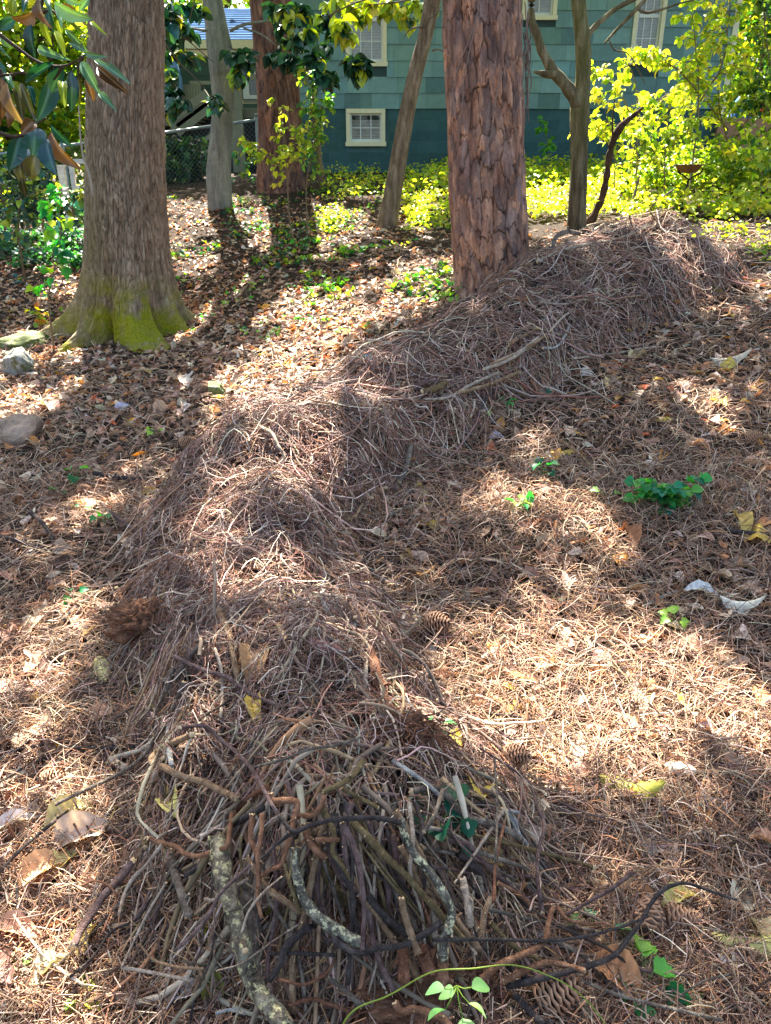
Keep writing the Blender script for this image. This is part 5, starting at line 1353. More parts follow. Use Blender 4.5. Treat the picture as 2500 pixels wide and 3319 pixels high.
# ------------------------------------------------------------------ root balls and root masses
def root_ball(px, py, wpx, hpx, seed, label, n_roots, spread, head, cmat, name='root_ball'):
    P, ok = hit(np.array([px]), np.array([py])); p = P[0]; d = proj(p)[2]; w = wpx / 2 / FPX * d; h = hpx / 2 / FPX * d
    root = empty(name, p); tag(root, label, 'root ball')
    nu, nv = 80, 50; T, F = np.meshgrid(np.linspace(0, 2 * PI, nu, endpoint=False), np.linspace(-PI / 2, PI / 2, nv))
    x, y, z = np.cos(F) * np.cos(T), np.cos(F) * np.sin(T), np.sin(F)
    k = 1 + 1.1 * (fbm(x * 2.2, y * 2.2, z * 2.2, seed) - .5) + 1.1 * (fbm(x * 6, y * 6, z * 6, seed + 1) - .5) + .4 * (fbm(x * 18, y * 18, z * 18, seed + 2) - .5)
    V = np.stack([x * w, y * w * .7, z * h], -1) * k[..., None]; i = np.arange(nv - 1)[:, None] * nu; j = np.arange(nu)[None]; j2 = (j + 1) % nu
    Q = np.stack([i + j, i + j2, i + nu + j2, i + nu + j], -1).reshape(-1, 4)
    link('clod', raw_mesh('clod', V.reshape(-1, 3) + [0, 0, .01], Q, None, [cmat], True), root)
    r = np.random.default_rng(seed); mb = MB()
    for q in range(n_roots):
        a = r.uniform(0, 2 * PI); el = r.normal() * .4 + .2; dr = np.array([math.cos(a) * math.cos(el), math.sin(a) * math.cos(el), math.sin(el)]) + np.array(head) * spread
        dr /= np.linalg.norm(dr); L = r.uniform(.5, 2.2) * w; st = np.array([r.normal() * w * .35, r.normal() * w * .25, abs(r.normal()) * h * .4])
        pts = st + dr * L * np.linspace(0, 1, 7)[:, None] + np.cumsum(r.normal(size=(7, 3)) * L * .06, 0)
        gl = gz(p[0] + pts[:, 0], p[1] + pts[:, 1]) - p[2]; pts[:, 2] = np.maximum(pts[:, 2] - .2 * w * np.linspace(0, 1, 7) ** 2, gl + .01)
        mb.tube(pts + p, np.linspace(1, .35, 7) * r.uniform(.0012, .0035), 5, (.5, .5, .5))
    ro = mb.build('roots', ST['red'], root, True); return root
CLOD = mat_stick('red_clay_clod', [(.3, srgb(70, 46, 34)), (.55, srgb(124, 88, 66)), (.8, srgb(172, 130, 102))], 20)
root_ball(480, 2030, 230, 130, 3, 'crumbling reddish clay clod bristling with roots beside the stubby cut ends', 26, .2, (0, -.3, .2), CLOD)
root_ball(1310, 2400, 190, 110, 5, 'fibrous reddish root ball pointing down the side of the heap', 130, 1.2, (.7, -.5, -.1), CLOD)
root_ball(1330, 3230, 420, 150, 7, 'broad orange brown root mass at the very foot of the heap', 60, .1, (0, 0, .3), CLOD)
root_ball(1120, 2965, 150, 60, 8, 'small dark red root clump wedged behind the lichen patched branch', 30, .1, (0, 0, .3), CLOD)
root_ball(1560, 3240, 150, 200, 11, 'orange root stump resting just behind the light green weed', 40, .2, (.3, 0, .2), CLOD)

# ------------------------------------------------------------------ fallen leaves worth pointing at
LT = {}
for i, (kd, nl, nw, cu, be, ri) in enumerate((('ovate', 16, 3, 1.1, .5, .09), ('long', 14, 3, 1.4, .6, .07), ('oak', 26, 3, .7, .25, .05), ('maple', 26, 3, .5, .2, .04), ('ovate', 16, 3, -.9, -.6, .10), ('oak', 26, 3, -.6, .3, .06))):
    LT[i] = leaf_template(kd, nl, nw, cu, be, ri, 40 + i)
LSH = {0: 'oval', 1: 'narrow', 2: 'lobed oak', 3: 'pointed maple', 4: 'curled oval', 5: 'crumpled oak'}
def veined(V, C):
    """darken nothing; give the midrib its own paler colour"""
    return C
def add_leaf(px, py, lpx, ang, col, t, r, label=None, up=.012, pitch=None, roll=None, group='fallen leaves on the needles', wide=1.0, cat='leaf'):
    P, ok = hit(np.array([px]), np.array([py]))
    if not ok[0]: return
    p = P[0]; d = depth_of(p); L = lpx / FPX * d
    # heading on the ground that shows as the image angle
    a = math.radians(ang); e = .05
    q, _ = hit(np.array([px + math.cos(a) * 30]), np.array([py + math.sin(a) * 30])); v = q[0] - p; yaw = math.atan2(v[1], v[0])
    fore = np.linalg.norm(v) / (30 / FPX * d); L = L * np.clip(fore, .9, 1.25)
    pt = math.atan2(v[2], np.linalg.norm(v[:2])) + (r.normal() * .15 if pitch is None else pitch)
    B = basis(np.array([yaw]), np.array([pt]), np.array([r.normal() * .35 if roll is None else roll]))
    c = np.array(srgb(*col)); V, Q, C = batch_leaves(LT[t], np.zeros((1, 3)), B, np.array([[L * wide, L, L * r.uniform(.7, 1.2)]]), c[None])
    m = len(V); nw = {0: 3, 1: 3, 2: 3, 3: 3, 4: 3, 5: 3}[t]; mid = (np.arange(m) % (2 * nw + 1)) == nw
    rw = np.arange(m) // (2 * nw + 1); C = C * (1 + .10 * r.normal(size=(m, 1))) * np.where(rw % 2 == 0, 1.12, .9)[:, None]; C[mid] = np.clip(C[mid] * 1.35, 0, .9)
    V = V - B[0][:, 1] * L * .5
    # stalk
    st = MB(); st.add(V, Q, col=(.5, .5, .5)); base = -B[0][:, 1] * L * .5
    tv, tq, tt = tube_arrays(np.array([base + B[0][:, 1] * L * .03, base - B[0][:, 1] * L * .09, base - B[0][:, 1] * L * .17 + [0, 0, -.003]]), np.array([.0016, .0013, .0011]) * max(1, d / 2.5), 4, True)
    Va = np.r_[V, tv]; Ca = np.r_[np.clip(C, .01, .95), np.broadcast_to(c * .7, (len(tv), 3))]
    me = raw_mesh('leaf', Va, np.r_[Q, tq + m], Ca, [M['litter']], True, np.array(tt) + m)
    o = link('leaf', me, None, p + [0, 0, up]); lab = label or unique_label(f"{'big ' if lpx > 120 else ''}{cname(col)} {LSH[t]} leaf lying on the {'twigs' if pz(p[0], p[1]) > .08 else 'needles'}", px, py)
    tag(o, lab, cat, group); USED[lab] = 1; return o
def cname(c):
    r, g, b = c
    if r > 205 and g > 185: return 'pale cream'
    if r > 190 and g > 160 and b < 110: return 'yellow'
    if r > 180 and g < 140: return 'rusty orange'
    if g > r: return 'green'
    if r > 175: return 'light tan'
    if r > 140: return 'brown'
    return 'dark brown'
HERO = [ # px, py, length px, image angle, colour, type, label
(2045,2582,235,20,(176,172,72),4,'large olive yellow leaf curled on the sunlit needles'),(2365,1180,135,3,(196,184,160),4,'broad pale grey leaf lying flat on the far needles'),
(2068,1158,74,-40,(206,182,134),0,'upright tan leaf standing before the pale log bundle'),(560,2640,150,80,(186,176,104),1,'long yellow green leaf hanging down the heap flank'),
(330,2190,110,70,(196,182,120),5,'torn yellow leaf caught above the dark hollow'),(830,2330,110,85,(196,168,84),1,'golden folded leaf hanging over the dark hollow'),(825,2180,150,95,(176,140,100),0,'hanging tan leaf tucked beside the pale upright stick'),
(1555,2600,150,70,(190,168,74),2,'ribbed yellow oak leaf resting against the twigs'),(1600,2830,110,15,(172,146,100),0,'tan leaf behind the reddish upright twig'),(1835,2880,90,50,(198,180,130),0,None),(1980,2900,150,10,(190,150,110),4,None),
(2450,1760,120,100,(190,156,60),4,'large golden yellow leaf at the bank by the dark stick'),(2400,1720,110,60,(186,160,90),1,None),(2420,1840,90,0,(170,150,124),0,None),(2400,1835,90,10,(176,160,140),0,None),
(2400,1980,150,15,(204,196,176),4,'pale long leaf at the shaded end of the blue stick'),(2270,1940,120,8,(206,206,200),1,'whitish narrow leaf catching the blue shade'),(1410,2010,90,30,(190,160,130),3,'pale brown maple leaf beside the shaded pine cone'),(2200,2520,110,10,(226,206,180),5,'bright crumpled pale leaf in the middle of the sun patch'),
(1800,1955,60,60,(206,200,150),0,None),(1920,2390,80,70,(196,150,118),0,None),(2120,2300,46,-50,(204,112,52),0,None),(2130,2305,40,20,(196,110,50),5,None),(1565,2305,80,10,(210,150,60),2,'orange oak leaf curled at the shade line'),(1680,2300,80,-10,(214,176,84),2,'yellow and orange leaf piece near the shade line'),
(1840,2550,60,80,(208,132,62),0,'small orange leaf standing up before the olive yellow leaf'),(2310,2640,90,-20,(180,160,140),0,None),(2300,2550,80,70,(170,120,88),5,None),(1650,2230,50,30,(208,184,70),2,None),(2200,2270,60,60,(204,186,60),2,'bright yellow crumpled leaf in the sun patch'),
(1480,2390,60,60,(212,190,70),0,None),(2420,3090,260,12,(196,192,120),4,'large pale green torn leaf at the near edge litter'),(2000,3210,250,40,(206,150,104),0,'large tan leaf folded beside the foot of the heap'),(2300,2790,100,40,(180,130,100),0,None),(2470,3080,180,60,(190,172,130),0,None),
(2200,2950,140,-35,(196,186,110),1,None),(2470,2760,110,20,(186,140,104),0,None),(60,2700,150,-20,(214,200,190),0,'pale lilac leaf lit by the sun on the needles'),(230,2670,180,-30,(196,186,130),0,'yellow green leaf half lit on the needles'),(270,2740,230,-15,(210,188,166),0,'long pale sunlit leaf below the yellow green one'),
(150,2850,200,-30,(200,160,120),0,None),(230,2820,110,-40,(204,190,120),3,None),(60,3050,160,10,(204,160,130),0,None),(20,3180,120,60,(150,110,96),2,'mauve brown lobed leaf in the near corner'),(180,3170,160,-40,(190,184,150),0,None),(290,3080,130,-70,(180,160,90),0,None),
(120,2265,66,-10,(226,190,60),0,'yellow leaf in the sun beside the flank of the heap'),(80,2370,90,-60,(196,180,110),5,None),(190,2420,40,80,(214,160,60),0,None),(540,1330,95,-35,(196,160,130),0,None),(590,1250,110,30,(190,176,160),2,'grey lobed leaf just before the rounded mossed stone'),
(165,1325,80,15,(200,168,150),0,None),(130,1160,40,60,(226,150,70),0,None),(195,1215,36,20,(230,166,50),0,None),(170,1290,46,60,(206,92,50),5,None),(220,1310,50,20,(190,110,60),5,None),(330,1300,50,10,(206,120,90),5,None),(400,1325,60,-20,(200,196,214),0,'pale lilac leaf among brown leaves on the slope'),(285,1360,46,60,(200,200,210),4,None),
(120,1600,50,-50,(210,130,50),5,None),(110,1440,60,10,(216,150,80),0,None),(490,1595,60,-10,(206,176,70),0,None),(380,1615,60,60,(200,170,140),0,None),(830,1400,60,20,(170,150,130),5,None),(1190,1160,46,30,(150,180,190),2,'small bluish leaf on the wiry crown of the heap'),(1205,1190,60,60,(150,140,150),0,None),
(1260,1200,40,10,(150,170,180),0,None),(1345,1290,60,60,(190,170,150),4,None),(1350,1580,90,60,(204,184,130),4,'pale yellow leaf curled at the side of the heap'),(1380,1590,70,100,(200,196,130),1,None),(1395,1640,70,-10,(196,160,70),5,None),(1400,1715,56,30,(186,160,80),0,None),(1310,1810,50,-60,(206,196,120),1,None),(1330,1810,60,30,(196,160,100),0,None),
(1690,980,70,5,(170,126,96),2,'brown oak leaf stuck in the twigs near the pine'),(760,1690,70,20,(186,160,136),2,'beige oak leaf on the twigs'),(1610,1420,60,0,(170,170,180),0,None),(1580,1440,50,60,(214,190,160),0,None),(1690,1410,60,-50,(190,160,130),0,None),(1740,1490,70,-80,(206,190,120),1,'yellowish leaf standing up above a green seedling'),(1850,1530,40,40,(214,170,90),1,None),
(2100,1510,50,30,(226,214,196),0,None),(2150,1480,60,-60,(214,160,60),1,None),(2260,1445,90,-10,(206,160,120),0,None),(2440,1505,80,5,(220,180,150),0,None),(1990,1650,60,10,(170,140,110),0,None),(1780,1740,80,20,(150,124,100),5,None),(1800,1730,80,70,(150,110,80),0,None),(2040,1760,110,60,(150,104,72),1,'dark curled leaf in the needle dip'),(1975,1770,70,-40,(150,106,70),0,None),
(1060,2120,120,20,(150,104,96),5,'reddish brown curled leaf on top of the twigs'),(1150,2210,80,80,(196,170,140),0,None),(945,2255,46,20,(150,92,80),0,None),(1335,2160,50,80,(206,170,100),0,None),(1400,2110,40,30,(180,180,176),0,None),(640,2780,60,30,(220,196,176),0,None),(1230,2620,50,60,(150,150,140),0,None),(1120,3080,0,0,(0,0,0),0,None),
(860,2650,90,10,(170,170,156),0,None),(690,2450,60,70,(176,140,90),0,None),(700,3240,160,80,(130,126,60),0,'dull olive leaf hanging low at the foot of the heap'),(620,3250,120,-10,(214,200,190),0,None),(960,3080,70,30,(206,190,150),5,None),(1010,3050,60,70,(196,176,130),5,None),
(760,1050,60,-10,(186,150,110),2,None),(905,1040,40,30,(226,90,40),5,'bright red orange leaf on the leafy slope'),(1180,1065,46,10,(230,160,60),0,'small orange yellow leaf in the litter by the heap'),(855,1005,46,10,(230,170,60),0,None),(940,1190,40,40,(226,150,60),0,None),(300,1075,0,0,(0,0,0),0,None),
(2320,1590,0,0,(0,0,0),0,None),(2210,1260,60,20,(220,200,190),0,None),(2230,1260,40,-30,(190,190,200),0,None),(1970,1250,60,60,(206,176,120),4,None),(2000,1220,80,10,(170,140,60),5,None),(2170,1265,36,30,(200,110,60),0,None),(2375,1262,40,-20,(196,110,60),5,None),(2300,1365,60,20,(170,90,50),5,None)]
def build_hero_leaves():
    r = np.random.default_rng(17)
    for (px, py, L, a, c, t, lab) in HERO:
        if L > 0: add_leaf(px, py, L, a, c, t, r, lab, up=.004 if L <= 100 else .04, wide=1.0, pitch=None if L <= 100 else r.uniform(.0, .2), roll=None if L <= 100 else r.uniform(-.35, .35))
    pal = [(176, 130, 96), (196, 152, 116), (158, 112, 84), (214, 184, 156), (142, 98, 74), (206, 150, 84), (186, 166, 140), (224, 206, 186)]
    for k in range(150):
        right = r.random() < .62
        px = r.uniform(1250, 2480) if right else r.uniform(10, 700); py = r.uniform(1100, 3280) if right else r.uniform(1000, 3280)
        P, ok = hit(np.array([px]), np.array([py])); d = depth_of(P[0])
        if pz(P[0, 0], P[0, 1]) > .06: continue
        L = r.uniform(.055, .12) / d * FPX; add_leaf(px, py, L, r.uniform(0, 360), pal[r.integers(8)], int(r.integers(6)), r, up=.004)
build_hero_leaves()

# ------------------------------------------------------------------ pine cones
def cone_mesh(n_rows=11, per=8):
    mb = MB(); L = 1.0
    a = np.linspace(0, 2 * PI, 16, endpoint=False); prof = [(0, .02), (.08, .2), (.3, .27), (.6, .22), (.85, .12), (1, .01)]
    V = [(p[1] * math.cos(q), p[1] * math.sin(q), p[0]) for p in prof for q in a]; Q = [(i * 16 + j, i * 16 + (j + 1) % 16, (i + 1) * 16 + (j + 1) % 16, (i + 1) * 16 + j) for i in range(5) for j in range(16)]
    core = (np.array(V), np.array(Q)); sc = MB(); k = 0
    for row in range(n_rows):
        t = row / (n_rows - 1); z = .04 + .9 * t; R = np.interp(t, [0, .12, .35, .65, .88, 1], [.16, .33, .40, .33, .20, .06]); m = max(4, int(per * (R / .4) ** .6 * 1.25))
        for j in range(m):
            g = 2 * PI * (j + .5 * (row % 2)) / m + .13 * row; w = 2.0 * PI * R / m * .5; up = .10 + .05 * t
            c, s = math.cos(g), math.sin(g); X = np.array([-s, c, 0]); Rd = np.array([c, s, 0]); Zd = np.array([0, 0, 1.])
            r0 = R * .45; pts = [Rd * r0 - X * w * .5 + Zd * z, Rd * r0 + X * w * .5 + Zd * z, Rd * R * .93 + X * w + Zd * (z + up * .6), Rd * (R * 1.02) + Zd * (z + up), Rd * R * .93 - X * w + Zd * (z + up * .6),
                                 Rd * R * .90 + X * w * .9 + Zd * (z + up * .6 - .05), Rd * R * 1.05 + Zd * (z + up - .06), Rd * R * .90 - X * w * .9 + Zd * (z + up * .6 - .05)]
            cl = np.array([(.35, .33, .3)] * 8, float); cl[2:5] = (1.5, 1.45, 1.35); cl[5:] = (.6, .55, .5)
            sc.add(pts, [(0, 1, 2, 4), (2, 5, 6, 3), (3, 6, 7, 4), (1, 0, 7, 5)], [(2, 3, 4), (5, 7, 6)], cl * np.array(srgb(150, 116, 92)))
    return core, sc
CONES = [(1370,2040,95,10,'pine cone lying in the shade below the pale maple leaf'),(2403,1440,60,60,'dark pine cone sitting up on the right bank in sun'),(2050,1420,46,20,'small pine cone half hidden in needles near the pale strip'),(580,1462,60,10,'dark pine cone against the flank twigs above the lone dark stick'),(640,1275,44,30,'little pine cone just before the rounded mossed stone'),
 (482,1335,42,10,'small pine cone among curled leaves on the slope'),(322,1195,32,60,'tiny pine cone near the oak roots in the litter'),(250,1600,48,20,'pine cone below the green ivy leaf and the lone stick'),(128,2552,90,40,'pine cone with open scales at the end of the dark twig'),(1622,2465,96,20,'sunlit pine cone tilted at the shade line'),
 (2132,2995,130,5,'big open pine cone behind the curving grey branch'),(2090,3080,150,80,'big dark pine cone lying under the curving grey branch'),(1720,3290,170,10,'large greyish pine cone at the very foot of the heap'),(1685,2815,70,20,'dull pine cone behind the fan of sticks'),(632,998,28,10,'pine cone just off the oak roots, nearer the trunk'),(698,1012,28,10,'pine cone just off the oak roots, farther from the trunk'),(2316,1598,56,30,'pine cone behind the compound green seedling')]
def build_cones():
    (cv, cq), sc = cone_mesh(); r = np.random.default_rng(2)
    core_m = raw_mesh('core', cv, cq, np.tile(srgb(60, 42, 34), (len(cv), 1)), [M['stem']], True)
    scm = raw_mesh('scales', np.concatenate(sc.V), np.concatenate(sc.Q), np.concatenate(sc.C), [M['twig']], False, np.concatenate(sc.T))
    for (px, py, s, a, lab) in CONES:
        P, ok = hit(np.array([px]), np.array([py])); p = P[0]; d = depth_of(p); L = s / FPX * d
        root = empty('pine_cone', p + [0, 0, L * .30]); root.scale = (L, L, L); root.rotation_euler = (math.radians(78 + r.normal() * 14), 0, math.radians(a + 70 + r.normal() * 25))
        tag(root, lab, 'pine cone', 'pine cones on the ground'); link('core', core_m, root); link('scales', scm, root)
build_cones()

# ------------------------------------------------------------------ foliage builders
LEAF6 = leaf_template('ovate', 4, 1, .7, .35, 0, 1)
LEAF2 = leaf_template('long', 5, 1, .9, .5, .02, 2)
LEAFI = leaf_template('maple', 8, 1, .5, .3, .02, 3)
def leaf_cloud(pos, size, pal, rng, tmpl=None, droop=-.5, mat='yellow', name='foliage', parent=None, face=None, kind=None, wide=1.3, spread=.5):
    n = len(pos); yaw = rng.uniform(0, 2 * PI, n) if face is None else face
    B = basis(yaw, droop + spread * rng.normal(size=n), rng.normal(size=n) * .5)
    s = np.asarray(size); V, Q, C = batch_leaves(tmpl or LEAF6, pos, B, np.stack([s * wide, s, s], -1), pick(pal, n, rng, .2))
    off = world_loc(parent) if parent is not None else np.zeros(3)
    o = link(name, raw_mesh(name, V - off, Q, C, [M[mat]], True), parent)
    if kind: o['kind'] = kind
    return o
YG = [(190, 200, 62), (164, 186, 54), (206, 208, 76), (136, 168, 50), (214, 200, 90), (148, 174, 62)]
YG2 = [(120, 148, 44), (96, 132, 44), (144, 164, 48), (84, 120, 48), (168, 176, 54)]
GN = [(52, 96, 60), (40, 84, 58), (66, 110, 60), (36, 76, 60), (58, 104, 76)]
DG = [(26, 58, 44), (30, 66, 52), (22, 50, 42), (40, 78, 60), (34, 72, 44)]
BT = [(46, 104, 96), (38, 90, 86), (60, 118, 100), (44, 98, 70)]
def sapling(label, stems, Y, leaf, n_br, br_len, pal, rng, mat='yellow', name='sapling', sw=.008, per=9, cat='sapling', group=None, droop=-.5, z0=0.0, tmpl=None, up=.35, bareto=.25, wide=1.3):
    """stems: list of pixel polylines (base first)"""
    b0 = hitg(*stems[0][0]) if Y is None else None
    Y = Y if Y is not None else b0[1]
    base = at(*stems[0][0], Y); root = empty(name, base); tag(root, label, cat, group)
    mb = MB(); pos = []; face = []
    for L in stems:
        P = np.array([at(x, y, Y) for x, y in spline(L, 30)]); P[:, 1] += .25 * np.cumsum(rng.normal(size=30)) * .06
        if L is stems[0]: P[0, 2] = min(P[0, 2], gz(P[0, 0], P[0, 1])) - .02
        mb.tube(P, np.linspace(sw, sw * .35, 30), 6, srgb(112, 96, 74))
        for k in range(n_br):
            t = bareto + (1 - bareto) * (k + rng.random()) / n_br; i = min(29, int(t * 29)); a = rng.uniform(0, 2 * PI)
            l = br_len * (1.15 - .6 * t) * rng.uniform(.6, 1.2); d = np.array([math.cos(a), math.sin(a) * .8, up + .3 * rng.normal()]); d /= np.linalg.norm(d)
            q = np.linspace(0, 1, 7)[:, None]; B_ = P[i] + d * l * q + np.array([0, 0, -.35 * l]) * q ** 2
            mb.tube(B_, np.linspace(sw * .4, sw * .15, 7), 4, srgb(104, 92, 66), False)
            for m in range(per):
                f = .15 + .85 * (m + rng.random() * .5) / per; pt = B_[0] + (B_[-1] - B_[0]) * f + np.array([0, 0, .35 * l * (f - f * f)]); pos.append(pt + rng.normal(size=3) * .015); face.append(a + (.9 if m % 2 else -.9) + .3 * rng.normal())
    st = mb.build('stem', M['stem'], root, True)
    leaf_cloud(np.array(pos), rng.uniform(leaf * .7, leaf * 1.2, len(pos)), pal, rng, tmpl, droop, mat, 'foliage', root, np.array(face), wide=wide)
    return root

# foreground magnolia boughs hanging in from the upper corner
MAG = [((600,700),(240,925),100,'g'),((700,745),(560,1050),175,'s'),((600,900),(440,1350),190,'d'),((800,790),(810,1260),140,'d'),((910,680),(1110,1040),120,'l'),((1105,1035),(1290,1215),75,'l'),((1050,660),(1455,915),85,'l'),((1080,740),(1410,1035),105,'b'),
 ((940,600),(1200,640),60,'l'),((1100,640),(1200,690),50,'b'),((780,480),(970,570),85,'l'),((730,330),(970,560),64,'l'),((410,540),(745,660),95,'l'),((600,30),(1010,240),140,'l'),((640,60),(980,260),64,'b'),((760,180),(980,410),44,'y'),((1010,240),(1185,380),44,'y'),
 ((480,210),(560,490),84,'y'),((540,130),(590,370),94,'d'),((560,-30),(560,140),74,'l'),((640,220),(700,410),64,'y'),((340,270),(370,640),115,'d'),((170,200),(-20,340),115,'g'),((400,110),(180,240),115,'b'),((150,-20),(140,180),96,'y'),((440,-20),(510,300),64,'b'),
 ((600,330),(740,640),74,'y'),((620,60),(700,310),64,'l'),((90,850),(140,960),64,'l'),((0,400),(130,550),54,'l'),((0,520),(100,640),34,'l'),((20,870),(30,1330),145,'b'),((60,920),(220,1400),115,'p'),((190,940),(260,1340),120,'o'),((230,920),(390,1350),94,'o'),
 ((310,950),(400,1170),64,'g'),((150,900),(330,1160),74,'y'),((50,1200),(120,1430),94,'b'),((400,1370),(240,1480),135,'b'),((240,1520),(110,1910),195,'g'),((400,1410),(370,1760),235,'s'),((510,1560),(600,1940),165,'s'),((550,1480),(830,1890),150,'b'),((560,1400),(820,1660),74,'g'),
 ((260,1700),(330,1830),150,'d'),((200,1750),(250,2060),125,'o'),((400,1740),(330,2020),190,'o'),((700,900),(720,1150),104,'y'),((880,850),(900,1150),64,'o'),((960,880),(1060,1130),94,'b'),((240,1990),(290,2210),84,'o'),((-40,640),(-60,1000),150,'g'),((-60,1000),(-20,1400),150,'b'),((1000,-30),(880,130),80,'l'),((300,-40),(260,90),80,'g'),((700,-60),(900,60),80,'l')]
MC = {'g': (28, 76, 60), 'd': (22, 56, 50), 's': (34, 72, 74), 'l': (88, 122, 96), 'b': (96, 66, 40), 'y': (128, 142, 40), 'p': (130, 104, 84), 'o': (64, 62, 32)}  # 's' is green with a bluish sky reflection put into the colour
def build_magnolia():
    Y = 3.3; k = 3.456; r = np.random.default_rng(31)
    root = empty('magnolia_branch', at(0, 200, Y)); tag(root, 'glossy green and brown magnolia leaves hanging in front of the oak trunk', 'branch')
    big = leaf_template('ovate', 14, 4, .75, .4, .035, 7); parts = []
    for (a, b, w, c) in MAG:
        dy = r.normal() * .10; A = at(a[0] / k, a[1] / k, Y + dy); B = at(b[0] / k, b[1] / k, Y + dy - r.uniform(-.02, .09)); v = B - A; L = np.linalg.norm(v); d = proj(A)[2]
        W = w / k / FPX * d; y = v / L; view = (CAM - A) / np.linalg.norm(CAM - A); z = view - y * (view @ y); z /= np.linalg.norm(z)
        rl = r.normal() * .45; x = np.cross(y, z); z2 = z * math.cos(rl) + x * math.sin(rl); x2 = np.cross(y, z2); Bm = np.stack([x2, y, z2], -1)
        V, Q, C = batch_leaves(big, A[None], Bm[None], np.array([[W / .52 / max(.6, math.cos(rl)), L, L * r.uniform(.5, 1.4)]]), np.array([srgb(*MC[c])]) * (1 + .1 * r.normal()))
        m = np.arange(len(V)) % 9 == 4; C = C.copy(); C[m] = np.clip(C[m] * 1.6 + .02, 0, .8); parts.append((V, Q, np.clip(C, .004, .9)))
    V, Q, C = concat(parts); link('foliage', raw_mesh('foliage', V - world_loc(root), Q, C, [M['magnolia']], True), root)
    for L in ([(-40,360),(0,390),(200,540),(400,680),(560,735),(700,740),(850,690),(930,630),(1000,600)],[(-40,840),(0,840),(130,840),(260,815),(380,900)],[(-40,1475),(0,1490),(100,1520),(200,1530),(300,1480),(400,1400),(520,1320)],[(480,-60),(470,60),(440,150),(400,110)],[(430,150),(600,130),(640,200)],[(0,780),(40,850)],[(700,740),(640,850),(600,900)],[(930,630),(880,760),(880,850)]):
        mb = MB(); P = np.array([at(x / k, y / k, Y + .02) for x, y in spline(L, 22)]); mb.tube(P, np.linspace(.0075, .003, 22), 7, srgb(66, 50, 40)); mb.build('twig', M['stem'], root, True)
build_magnolia()
# bare pale sapling stem between the boughs and the oak
def build_thin_stem():
    Y = 6.4; P = np.array([at(x / 3.456, y / 3.456, Y) for x, y in spline([(880, 1180), (890, 1300), (905, 1560), (940, 1780), (1000, 1950), (1040, 2200)], 24)]); o = empty('thin_sapling', P[-1]); tag(o, 'bare pale sapling stem leaning against the edge of the oak', 'sapling')
    mb = MB(); mb.tube(P, np.linspace(.004, .010, 24), 7, srgb(150, 138, 120)); mb.build('stem', M['stem'], o, True)
build_thin_stem()
# magnolia foliage farther back
def mag_cluster(name, label, cents, Y, rng, leaf, pal, boughs, yel=.2, dy=.5):
    root = empty(name, at(*cents[0], Y)); tag(root, label, 'branch'); pos = []; face = []; sz_ = []; pit = []
    for (x, y) in cents:
        c = at(x + rng.normal() * 6, y + rng.normal() * 6, Y + rng.normal() * dy); m = rng.integers(11, 17); a0 = rng.uniform(0, 6)
        for q in range(m): pos.append(c + rng.normal(size=3) * .02); face.append(a0 + q * 2.4); sz_.append(leaf * rng.uniform(.75, 1.2)); pit.append(rng.normal() * .45 - .65)
    pos = np.array(pos); n = len(pos); B = basis(np.array(face), np.array(pit), rng.normal(size=n) * .5); t = leaf_template('ovate', 6, 2, .8, .3, .0, 9)
    cols = pick(pal, n, rng, .2); yl = rng.random(n) < yel; cols[yl] = pick([(150, 170, 40), (176, 186, 50)], yl.sum(), rng)
    V, Q, C = batch_leaves(t, pos, B, np.stack([np.array(sz_) * 1.35, sz_, sz_], -1), cols); link('foliage', raw_mesh('foliage', V - world_loc(root), Q, C, [M['magnolia']], True), root)
    for L, w in boughs:
        mb = MB(); P = np.array([at(x, y, Y) for x, y in spline(L, 18)]); mb.tube(P, np.linspace(w, w * .4, 18), 6, srgb(88, 72, 58)); mb.build('bough', M['stem'], root, True)
_rm = np.random.default_rng(6)
mag_cluster('magnolia_bough', 'dark magnolia leaves hiding the stairs between oak and smooth trunk', [(540,60),(555,120),(600,110),(570,170),(620,180),(545,240),(560,300),(700,345),(530,180),(535,320),(640,30),(540,20),(600,20),(590,70),(550,350),(570,330),(700,320)], 10.6, _rm, .17, DG + BT, [([(520, 40), (560, 90), (620, 140), (690, 200)], .012), ([(520, 120), (580, 200), (640, 260), (700, 330)], .010), ([(632, 0), (622, 40), (612, 80)], .008)], .10)
mag_cluster('magnolia_bough', 'small magnolia spray with a yellow leaf against the smooth trunk', [(785,170),(800,205),(775,225),(770,250),(795,185),(750,160)], 11.4, _rm, .17, DG + GN, [([(742, 150), (765, 165), (795, 175)], .008)], .15, .1)
mag_cluster('magnolia_bough', 'magnolia leaves across the red pine and upper siding, darkest on the pine side', [(900,80),(940,60),(960,130),(920,130),(1000,100),(1010,170),(960,190),(1030,200),(1060,235),(1050,150),(890,170),(1080,90),(925,185),(990,60),(960,20),(1040,60),(1070,250),(1000,215),(890,30),(915,20),(1045,270)], 10.9, _rm, .17, DG + GN, [([(1300, -30), (1150, 10), (1040, 60), (940, 70)], .013), ([(1100, 20), (1030, 130), (1060, 230)], .009), ([(1000, 60), (960, 130), (900, 160)], .008)], .12, .3)
mag_cluster('magnolia_bough', 'sunlit yellow green leaves hanging before the tall upstairs window', [(1110,60),(1150,30),(1180,60),(1125,110),(1250,40),(1300,30),(1340,60),(1350,10),(1070,20),(1200,15),(1270,5),(1180,10),(1380,25),(1090,5)], 11.2, _rm, .17, YG + GN[:2], [([(1420, -30), (1300, 5), (1180, 20), (1100, 50)], .012)], .6, .3)
